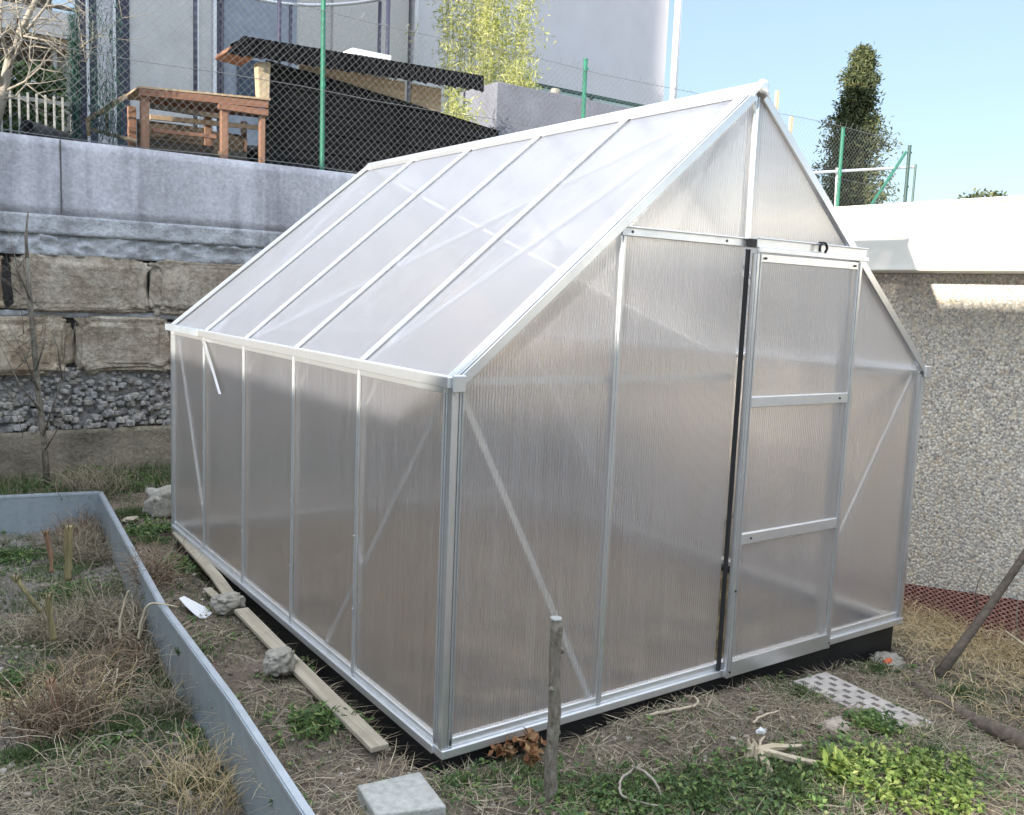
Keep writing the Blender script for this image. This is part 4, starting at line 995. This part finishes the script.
twig('long thin dark branch lying along the lower right soil',[(1.574, -0.584, -0.100),(1.612, -0.711, -0.090),(1.625, -0.845, -0.090),(1.716, -0.930, -0.100)],.006,BARK)

# ------------------------------------------------------------------ vegetation stuff
GHR=(-.03,W+.03,-.03,L+.03)
def ingh(x,y,m=0): return GHR[0]-m<x<GHR[1]+m and GHR[2]-m<y<GHR[3]+m
straw=MB(); cnt=0
while cnt<52000:
    if R.random()<.7: x=R.uniform(-1.5,3.6); y=R.uniform(-1.15,.9)
    else: x=R.uniform(-1.4,3.5); y=R.uniform(.3,4.5)
    if ingh(x,y,.0) or (x>2.4 and y>2.2): continue
    dens=.55+.9*fb(x,y,1.9,31)
    if x>2.5: dens+=.5
    if R.random()>dens: continue
    z=tz(x,y)+R.uniform(0,.012); a=R.uniform(0,6.28); L_=R.uniform(.02,.14) 
    straw.strip((x,y,z),(math.cos(a),math.sin(a),R.uniform(-.02,.28)),L_,R.uniform(.0012,.004),(R.gauss(0,.3),R.gauss(0,.3),-.3),2); cnt+=1
struct('straw_litter',straw,STRAW,False,'stuff','grey brown straw litter scattered over the soil','straw')
# yellow straw mound at right
ys=MB()
for i in range(5200):
    x=R.uniform(2.35,3.5); y=R.uniform(-.75,.75)
    if ingh(x,y,.03): continue
    m=ss(2.4,3.0,x)
    if R.random()>.25+m: continue
    z=tz(x,y)+R.uniform(0,.03+.05*m); a=R.uniform(0,6.28)
    ys.strip((x,y,z),(math.cos(a),math.sin(a),R.uniform(0,.9)),R.uniform(.05,.2),R.uniform(.0015,.004),(R.gauss(0,.6),R.gauss(0,.6),-1.1),4)
struct('yellow_straw',ys,STRAWY,False,'stuff','yellow dry grass heaped against the garage base','dry grass')
cl=MB(); cnt=0
while cnt<3600:
    x=R.uniform(-1.5,3.5); y=R.uniform(-1.1,2.6)
    if ingh(x,y,0): continue
    s=R.uniform(.006,.02)*(1.6 if inbed(x,y) else 1); cl.rock((x,y,tz(x,y)+s*.2),(s*1.3,s,s*.8),cnt,1,.8,.3,1.5,R.uniform(0,3)); cnt+=1
struct('soil_clods',cl,CLOD,False,'stuff','small soil clods and grit scattered over the beds','soil')
# grass, in patches (x, y, radius, density)
gr=MB(); patches=[]
for p,r,n in (((0.427, -0.438, -0.050),.16,900),((0.583, -0.532, -0.050),.22,900),((0.868, -0.636, -0.050),.2,1500),((0.333, -0.318, -0.050),.12,400),((1.520, 0.057, -0.050),.14,900),((1.507, -0.177, -0.050),.10,400),((2.103, -0.136, -0.100),.1,300),((0.201, -0.139, -0.050),.1,350),((-0.131, 3.561, -0.050),.12,500),((-0.127, 4.158, -0.050),.16,700),((-0.160, 2.947, -0.050),.1,500),((1.687, -0.257, -0.100),.08,200),((1.465, -0.744, -0.100),.2,500),((2.194, -0.440, -0.100),.15,500),((-0.005, -0.117, -0.050),.08,200),
    ((-0.965, 1.663, -0.220),.12,900),((-0.787, 3.579, -0.220),.14,700),((-0.657, 2.721, -0.220),.10,500),((-0.504, 1.512, -0.220),.16,1500),((-0.720, 1.043, -0.220),.14,1100),((-1.018, 0.976, -0.220),.1,500),((-0.727, 2.003, -0.220),.08,300),((-0.601, 0.583, -0.220),.1,500),((-0.450, 1.264, -0.220),.08,500)):
    patches.append((p,r,n))
for p,r,n in patches:
    for i in range(int(n*3)):
        a=R.uniform(0,6.28); q=r*abs(R.gauss(0,.6)); x=p[0]+q*math.cos(a)*1.3; y=p[1]+q*math.sin(a)
        if ingh(x,y,.01) or inbed(x,y)!=inbed(p[0],p[1]): continue
        gr.strip((x,y,tz(x,y)-.003),(R.gauss(0,.5),R.gauss(0,.5),1),R.uniform(.012,.045),R.uniform(.002,.005),(R.gauss(0,.8),R.gauss(0,.8),-.5),2)
for i in range(7000):      # strip of grass at the foot of the wall
    x=R.uniform(-1.4,2.6); y=R.uniform(3.95,4.56)
    if inbed(x,y) or ingh(x,y,.02): continue
    gr.strip((x,y,tz(x,y)-.003),(R.gauss(0,.5),R.gauss(0,.5),1),R.uniform(.03,.10),R.uniform(.004,.009),(R.gauss(0,.8),R.gauss(0,.8),-.5),2)
cnt=0
while cnt<30000:
    x=R.uniform(-1.5,3.4); y=R.uniform(-1.1,4.2)
    if ingh(x,y,.01) or fb(x,y,2.3,44)<-.02: continue
    gr.strip((x,y,tz(x,y)-.003),(R.gauss(0,.6),R.gauss(0,.6),1),R.uniform(.01,.035),R.uniform(.002,.005),(R.gauss(0,.8),R.gauss(0,.8),-.5),2); cnt+=1
cnt=0
while cnt<15000:
    y=R.uniform(-.3,3.9); x=bedx(y)-abs(R.gauss(0,.45))-.01
    if x<-1.5 or not inbed(x,y,.01) or fb(x,y,3.1,91)<-.05: continue
    gr.strip((x,y,tz(x,y)-.003),(R.gauss(0,.6),R.gauss(0,.6),1),R.uniform(.02,.06),R.uniform(.002,.005),(R.gauss(0,.9),R.gauss(0,.9),-.6),2); cnt+=1
struct('grass',gr,GRASS,False,'stuff','short dark green grass tufts growing over the garden soil','grass')

def weed(label,c,r,h,n,mat,ls=.03,lw=.016,up=.5,stems=True,name='leafy_weed'):
    T=thing(name,label,'weed',onz(c)); l=MB(); s=MB(); nst=max(5,n//14)
    for i in range(nst):
        a=R.uniform(0,6.28); q=r*math.sqrt(R.random()); x=c[0]+q*math.cos(a); y=c[1]+q*math.sin(a)
        if ingh(x,y,.0): continue
        z=tz(x,y); hh=h*R.uniform(.4,1)*(1-.4*q/r); tip=Vector((x+R.gauss(0,.02),y+R.gauss(0,.02),z+hh)); s.tube([(x,y,z-.01),tip],[.0016,.0009],4,False)
        for k in range(14):
            f=R.uniform(.25,1); p=Vector((x,y,z)).lerp(tip,f); 
            l.leaf(p,(R.gauss(0,up),R.gauss(0,up),1),ls*R.uniform(.6,1.2),lw*R.uniform(.7,1.2))
    part('foliage',l,mat,T); part('stems',s,GRASS,T)
weed('dense dark green leafy weed growing beside the perforated paver',(1.473, -0.528, -0.110),.085,.075,900,WEED,.022,.014)
weed('bright yellow green weed patch lit by sun in the lower right corner',(1.183, -0.829, -0.100),.20,.10,2600,WEEDB,.021,.013)
weed('bright broad leaf plant left of the sunlit weed patch',(1.082, -0.647, -0.090),.06,.06,200,WEEDB,.055,.026,.9)
weed('spreading green weed beside the straight board near the paver',(-0.229, 0.446, -0.030),.085,.06,420,WEED,.035,.010,.7)
weed('low green weeds between bed rim and the bent board',(-0.088, 2.510, -0.030),.13,.04,800,WEED,.028,.014)
weed('low green weeds between the two rear stones and the bed',(-0.100, 3.196, -0.030),.14,.04,700,WEED,.028,.014)
weed('green weed growing under the greenhouse base near the front corner',(-0.084, 0.388, -0.030),.06,.05,260,WEED,.03,.011,.7)
weed('small green weed at the base beside the light grey stone',(-0.047, 1.029, -0.030),.06,.05,260,WEED,.025,.012)
weed('yellow green weed in the soil beyond the bright patch',(1.415, -0.860, -0.100),.05,.12,100,WEEDB,.025,.016)
weed('brown leaved plant against the sill left of the cut stem',(0.261, -0.052, -0.040),.07,.13,170,BROWNL,.035,.02,1)
weed('green leaved sprig at the sill beside the brown leaved plant',(0.189, 0.013, -0.040),.05,.10,90,WEED,.035,.018,1)
weed('dark green weed tuft low on the footing at the left',(-0.219, 4.500, 0.099),.10,.10,300,WEED,.05,.03,1)

lf=MB(); cnt=0
while cnt<5200:
    x=R.uniform(-1.5,3.5); y=R.uniform(-1.15,4.4)
    if ingh(x,y,0) or R.random()>.35+fb(x,y,2.7,51)*1.3: continue
    lf.leaf((x,y,tz(x,y)+R.uniform(0,.01)),(R.gauss(0,.6),R.gauss(0,.6),1),R.uniform(.008,.03),R.uniform(.005,.016)); cnt+=1
struct('leaf_litter',lf,m_isl('dead_leaf_litter',[(0,(.09,.06,.04)),(.5,(.20,.15,.10)),(.85,(.34,.28,.20)),(1,(.46,.42,.34))]),False,'stuff','small dead leaves and chips lying over the soil','leaf litter')
gw=MB(); cnt=0
while cnt<1500:
    x=R.uniform(-1.5,3.3); y=R.uniform(-1.15,4.4)
    if ingh(x,y,.02) or fb(x,y,2.1,61)<.06 or PV(x,y): continue
    rr=R.uniform(.008,.028); z=tz(x,y)
    for k in range(R.randint(4,8)):
        a=R.uniform(0,6.28); gw.leaf((x+rr*.3*math.cos(a),y+rr*.3*math.sin(a),z+R.uniform(.002,.022)),(math.cos(a)*.5,math.sin(a)*.5,1),rr,rr*.5)
    cnt+=1
for p,rad,n,sz in (((0.583, -0.532, -0.050),.20,420,.022),((0.831, -0.628, -0.050),.20,420,.024),((1.191, -0.625, -0.080),.14,300,.024),((0.383, -0.443, -0.050),.12,240,.022),((0.221, -0.315, -0.050),.10,160,.022),((1.370, -0.901, -0.100),.16,240,.022),((-0.072, 2.476, -0.050),.10,200,.022),((-0.083, 3.271, -0.050),.14,260,.024),((-0.169, 0.459, -0.050),.08,120,.022),((0.032, 1.225, -0.050),.05,80,.018),((1.502, 0.067, -0.050),.12,260,.018),((0.021, -0.133, -0.050),.1,160,.018),((-0.109, 4.249, -0.050),.2,320,.03),((-0.562, 1.434, -0.220),.18,380,.026),((-0.965, 1.663, -0.220),.14,300,.026),((-0.614, 2.698, -0.220),.12,220,.024),((-0.739, 3.554, -0.220),.12,200,.026),((-0.850, 0.877, -0.220),.14,260,.022),((-0.498, 0.829, -0.220),.10,160,.02)):
    for k_ in range(int(n*.55)):
        x=p[0]+R.gauss(0,rad*.6)*1.2; y=p[1]+R.gauss(0,rad*.6)
        if ingh(x,y,.01) or PV(x,y) or inbed(x,y,.01)!=inbed(p[0],p[1]): continue
        z=tz(x,y); hh=R.uniform(.004,.035)
        for q_ in range(R.randint(3,6)):
            a=R.uniform(0,6.28); gw.leaf((x+.006*math.cos(a),y+.006*math.sin(a),z+hh),(math.cos(a)*.7,math.sin(a)*.7,1),sz*R.uniform(.5,1.2),sz*R.uniform(.3,.6))
struct('ground_weeds',gw,WEED,False,'stuff','tiny broad leaved weeds creeping over the soil','weeds')
# dry stalk clumps in the bed
BROWNS=m_isl('brown_stems',[(0,(.10,.065,.04)),(.5,(.22,.155,.10)),(.85,(.34,.26,.18)),(1,(.5,.43,.33))])
def stalks(label,c,r,n,h,rad,mat,lean=.5,name='dry_stalks',bend=-.4):
    b=MB()
    for i in range(n):
        a=R.uniform(0,6.28); q=r*math.sqrt(R.random()); x=c[0]+q*math.cos(a); y=c[1]+q*math.sin(a); p=Vector((x+R.uniform(-.3,.3)*r,y+R.uniform(-.35,.35)*r,0)); x,y=p.x,p.y; p.z=tz(x,y)-.01+R.uniform(0,h*.25)
        if inbed(x,y,.012)!=inbed(c[0],c[1]) or ingh(x,y,.02): continue
        d=Vector((R.gauss(0,lean),R.gauss(0,lean),1)).normalized(); L_=h*R.uniform(.4,1.1); pts=[p]
        for k in range(5):
            p=p+d*L_/5; pts.append(p); d=(d+Vector((R.gauss(0,.38),R.gauss(0,.38),bend*.4+R.gauss(0,.2)))).normalized()
        rr=rad*R.uniform(.5,1.1); b.tube(pts,[rr,rr*.9,rr*.8,rr*.65,rr*.5,rr*.25],5)
    return solo(name,label,'dry plant',b,mat,onz(c),True)
stalks('arching mass of fine dry stems inside the bed by the steel sheet',(-0.320, 3.341, -0.220),.22,800,.26,.0017,STRAW,.9)
stalks('tangled dry brown stems in the middle of the bed',(-0.572, 2.053, -0.220),.22,620,.30,.0020,STRAW,.8)
stalks('straw coloured stems leaning against the steel side sheet',(-0.578, 0.500, -0.220),.14,230,.22,.0014,STRAWY,.45,bend=-.2)
stalks('dry stems crossing over the bed rim near the white shard',(-0.449, 1.926, -0.200),.07,22,.26,.003,SPLIT,.8)
stalks('thin stems rising in the bed near the far rim corner',(-0.268, 4.075, -0.220),.2,420,.24,.0017,STRAW,.35)
stalks('long thin pale stems scattered in the near left of the bed',(-0.874, 1.312, -0.220),.2,130,.3,.002,STRAWY,1.2,bend=-.8)
stalks('low dry stems behind the sunlit weeds at right',(2.191, -0.545, -0.100),.25,60,.18,.002,STRAWY,1,bend=-.9)
stalks('dry grass stems at the right edge in front of the drainage membrane',(3.071, -0.162, -0.200),.25,330,.24,.002,STRAWY,.7,bend=-.8)
stalks('dark matted stems filling the middle of the bed',(-0.609, 1.571, -0.220),.2,500,.2,.0018,BROWNS,.9)
stalks('dry brown stems massed at the left edge of the bed',(-0.821, 2.190, -0.220),.16,300,.2,.002,STRAW,.9)
stalks('curling yellow straw tuft near the right greenhouse corner',(3.254, 0.277, -0.250),.12,120,.2,.002,STRAWY,.6,bend=-1.0)
def stub(label,P,rs,mat):
    P=smooth(P,5); rs=[rs[min(len(rs)-1,int(i/5))]*R.uniform(.78,1.0) for i in range(len(P))]
    b=MB(); b.tube(P,rs,11); b.v=[(x+.010*noise.noise(Vector((x*90,y*90,z*25))),y+.006*noise.noise(Vector((x*70+5,y*90,z*30))),z+.004*noise.noise(Vector((x*90,z*90,y)))) for x,y,z in b.v]
    n=len(P)
    top=Vector(P[-1])
    for k in range(14):
        a=k*.9; b.strip(tuple(top+Vector((math.cos(a)*rs[-1]*.8,math.sin(a)*rs[-1]*.8,-.02))),(math.cos(a)*.3,math.sin(a)*.3,1),.04,.009,(math.cos(a)*.5,math.sin(a)*.5,-.3),3)
    return solo('dry_stub',label,'plant stub',b,mat,tuple(P[0]),True,'dry plant stubs in the steel bed')
YST=m_wood('yellow_stub',(.10,.08,.04),(.36,.31,.15),'z'); OST=m_wood('orange_brown_stub',(.13,.07,.04),(.36,.22,.13),'z')
stalks('brown curled stem tangle around the torn sheath stub',(-0.920, 1.117, -0.220),.13,240,.34,.0024,BROWNS,.6)
stalks('dry brown stems over soil at the lower left of the bed',(-0.819, 0.713, -0.220),.22,200,.2,.002,STRAW,1.1,bend=-.8)
stalks('dry stems rising along the near steel sheet',(-0.528, 1.111, -0.220),.12,160,.26,.0016,STRAW,.6)
stalks('grey brown dry weeds bunched in the far corner of the bed',(-0.362, 3.721, -0.220),.16,420,.22,.0018,BROWNS,.5)
stalks('matted grey stems between the stubs and the steel side sheet',(-0.336, 2.218, -0.220),.10,300,.26,.0018,BROWNS,.8)
stub('thick yellow brown stub furthest back in the bed',[(-0.675, 2.350, -0.005),(-0.673, 2.350, 0.117),(-0.670, 2.330, 0.262)],[.02,.024,.022],YST)
stub('short brown stub with curled head left of the thick yellow stub',[(-0.750, 2.300, 0.058),(-0.753, 2.300, 0.136),(-0.772, 2.300, 0.252)],[.012,.011,.008],OST)
stub('mossy yellow green stub in the bed at mid left',[(-0.826, 1.750, -0.068),(-0.839, 1.750, 0.042),(-0.845, 1.750, 0.124)],[.015,.014,.012],YST)
stub('pale green stub leaning left near the left edge',[(-0.869, 1.800, 0.044),(-0.905, 1.800, 0.110),(-0.954, 1.800, 0.202)],[.011,.009,.006],YST)
stub('tall orange brown stub with torn papery sheath in the bed',[(-0.891, 1.100, -0.390),(-0.898, 1.100, -0.237),(-0.911, 1.100, -0.103),(-0.934, 1.100, 0.031)],[.018,.019,.017,.012],OST)
stub('second orange brown stem beside the torn sheath stub',[(-0.880, 1.120, -0.364),(-0.858, 1.120, -0.181),(-0.853, 1.120, -0.069)],[.012,.012,.008],OST)
stub('straight orange stick standing upright in the near bed',[(-0.542, 0.800, -0.532),(-0.545, 0.800, -0.343),(-0.551, 0.800, -0.212)],[.0085,.0085,.008],OST)
stub('short brown stump at the bottom edge of the photo near the rim',[(-0.444, 0.750, -0.537),(-0.444, 0.750, -0.442),(-0.444, 0.750, -0.367)],[.016,.016,.014],OST)
stub('small brown stump left of the straight orange stick',[(-0.658, 0.850, -0.521),(-0.657, 0.850, -0.417),(-0.650, 0.850, -0.330)],[.011,.010,.007],OST)
stub('whitish rotten stub at the lower left foreground',[(-0.982, 0.950, -0.379),(-0.977, 0.950, -0.290),(-0.967, 0.950, -0.215)],[.014,.013,.009],m_isl('white_stub',[(0,(.45,.42,.38)),(1,(.6,.57,.52))]))
twig('forked reddish stem standing in the bed near the sheet',[(-0.622, 1.500, -0.021),(-0.617, 1.500, 0.083),(-0.589, 1.500, 0.183)],.0055,BROWNL if False else SPLIT)
twig('bent stalk in the bed reaching over the rim toward the shard',[(-0.530, 1.600, -0.072),(-0.514, 1.600, 0.012),(-0.486, 1.580, 0.083),(-0.380, 1.550, 0.061)],.006,SPLIT)
twig('pinkish stem rising in the mid bed',[(-0.710, 1.300, -0.263),(-0.694, 1.300, -0.178),(-0.661, 1.350, -0.075)],.006,SPLIT)

# ------------------------------------------------------------------ unseen walls added only to shade the garden (outside the frame, left of the camera)
BLK=thing('shade_blockers','unseen blocker walls added left of the garden to cast its shade','house',(-7,2,-.6))
BLKM=simple('blocker_render',(.76,.74,.70),.9,0,.08,2)
xo=-6.0
def blk(name,y0,y1,z1,z0=-.6,d=.2,m=BLKM): b=MB(); b.box((xo-d,y0,z0),(xo,y1,z1)); part(name,b,m,BLK)
blk('low_blocker',-1.597,1.75,2.20); 
blk('mid_blocker',1.752,2.25,3.90,d=3.0); blk('mid_blocker',2.253,4.747,3.76,d=3.0)
blk('tall_blocker',4.75,14,10.5,d=8.0)
b=MB(); b.prism([(xo,-1.60,-.6),(xo,-2.70,-.6),(xo,-2.70,3.38),(xo,-2.45,3.38),(xo,-2.33,2.75),(xo,-1.96,2.40),(xo,-1.60,2.20)],(-.2,0,0)); part('sloped_blocker',b,BLKM,BLK)  # blocker outline shaped to the shade edge it casts
blk('gap_blocker_base',-9,-2.702,1.22); blk('gap_blocker_top',-9,-2.702,3.38,z0=1.50); blk('gap_blocker_side',-2.90,-2.702,1.497,z0=1.223); blk('gap_blocker_side',-9,-3.9,1.497,z0=1.223)  # slot left between blockers so a sun patch reaches the ground

# ------------------------------------------------------------------ world, sun, camera
w=bpy.data.worlds.new('World'); S.world=w; w.use_nodes=True; nt=w.node_tree
bg=nt.nodes['Background']; sky=nt.nodes.new('ShaderNodeTexSky'); sky.sky_type='NISHITA'; sky.sun_disc=False
D=Vector((1,.325,-.199)).normalized(); el=math.asin(-D.z); sx,sy=-D.x,-D.y
sky.sun_elevation=el; sky.sun_rotation=math.atan2(sx,sy); sky.altitude=400; sky.air_density=1.0; sky.dust_density=.6; sky.ozone_density=1.0
mx=nt.nodes.new('ShaderNodeMix'); mx.data_type='RGBA'; mx.inputs[0].default_value=.65
nt.links.new(sky.outputs[0],mx.inputs[6]); mx.inputs[7].default_value=(2.05,2.75,3.65,1)   # a clear pale winter sky
tcw=nt.nodes.new('ShaderNodeTexCoord'); sp=nt.nodes.new('ShaderNodeSeparateXYZ'); nt.links.new(tcw.outputs['Generated'],sp.inputs[0])
mr=nt.nodes.new('ShaderNodeMapRange'); mr.interpolation_type='SMOOTHSTEP'; mr.inputs[1].default_value=.36; mr.inputs[2].default_value=.80; mr.inputs[3].default_value=0; mr.inputs[4].default_value=1
nt.links.new(sp.outputs[2],mr.inputs[0])
mx2=nt.nodes.new('ShaderNodeMix'); mx2.data_type='RGBA'; nt.links.new(mr.outputs[0],mx2.inputs[0]); nt.links.new(mx.outputs[2],mx2.inputs[6]); mx2.inputs[7].default_value=(8.7,9.5,10.9,1)  # overhead sky boost added above the view to lift the shade
nt.links.new(mx2.outputs[2],bg.inputs[0]); bg.inputs[1].default_value=.12
sd=bpy.data.lights.new('sun','SUN'); sd.energy=4.6; sd.angle=math.radians(.6); sd.color=(1,.93,.82)
so=bpy.data.objects.new('sun',sd); COL.objects.link(so); so.rotation_euler=D.to_track_quat('-Z','Y').to_euler(); so.location=(-6,-2,6)
cam=bpy.data.cameras.new('camera'); co=bpy.data.objects.new('camera',cam); COL.objects.link(co); S.camera=co
cam.sensor_width=36; cam.lens=916.8557/1024*36; cam.clip_end=2000; cam.clip_start=.05
cp=Vector((-1.4016,-2.2936,1.4295)); fw=Vector((0.57072666,0.81190754,-0.12278933)); r2=Vector((0.82030512,-0.57047768,0.04067834)); u2=Vector((0.03702152,0.12394093,0.99159874))
co.matrix_world=Matrix(((r2.x,u2.x,-fw.x,cp.x),(r2.y,u2.y,-fw.y,cp.y),(r2.z,u2.z,-fw.z,cp.z),(0,0,0,1)))
vs=S.view_settings; vs.view_transform='Standard'; vs.look='None'; vs.gamma=1; vs.exposure=1.2; vs.use_curve_mapping=False
c=S.cycles; c.use_denoising=True; c.max_bounces=10; c.transmission_bounces=8; c.diffuse_bounces=4; c.transparent_max_bounces=16; c.sample_clamp_indirect=6
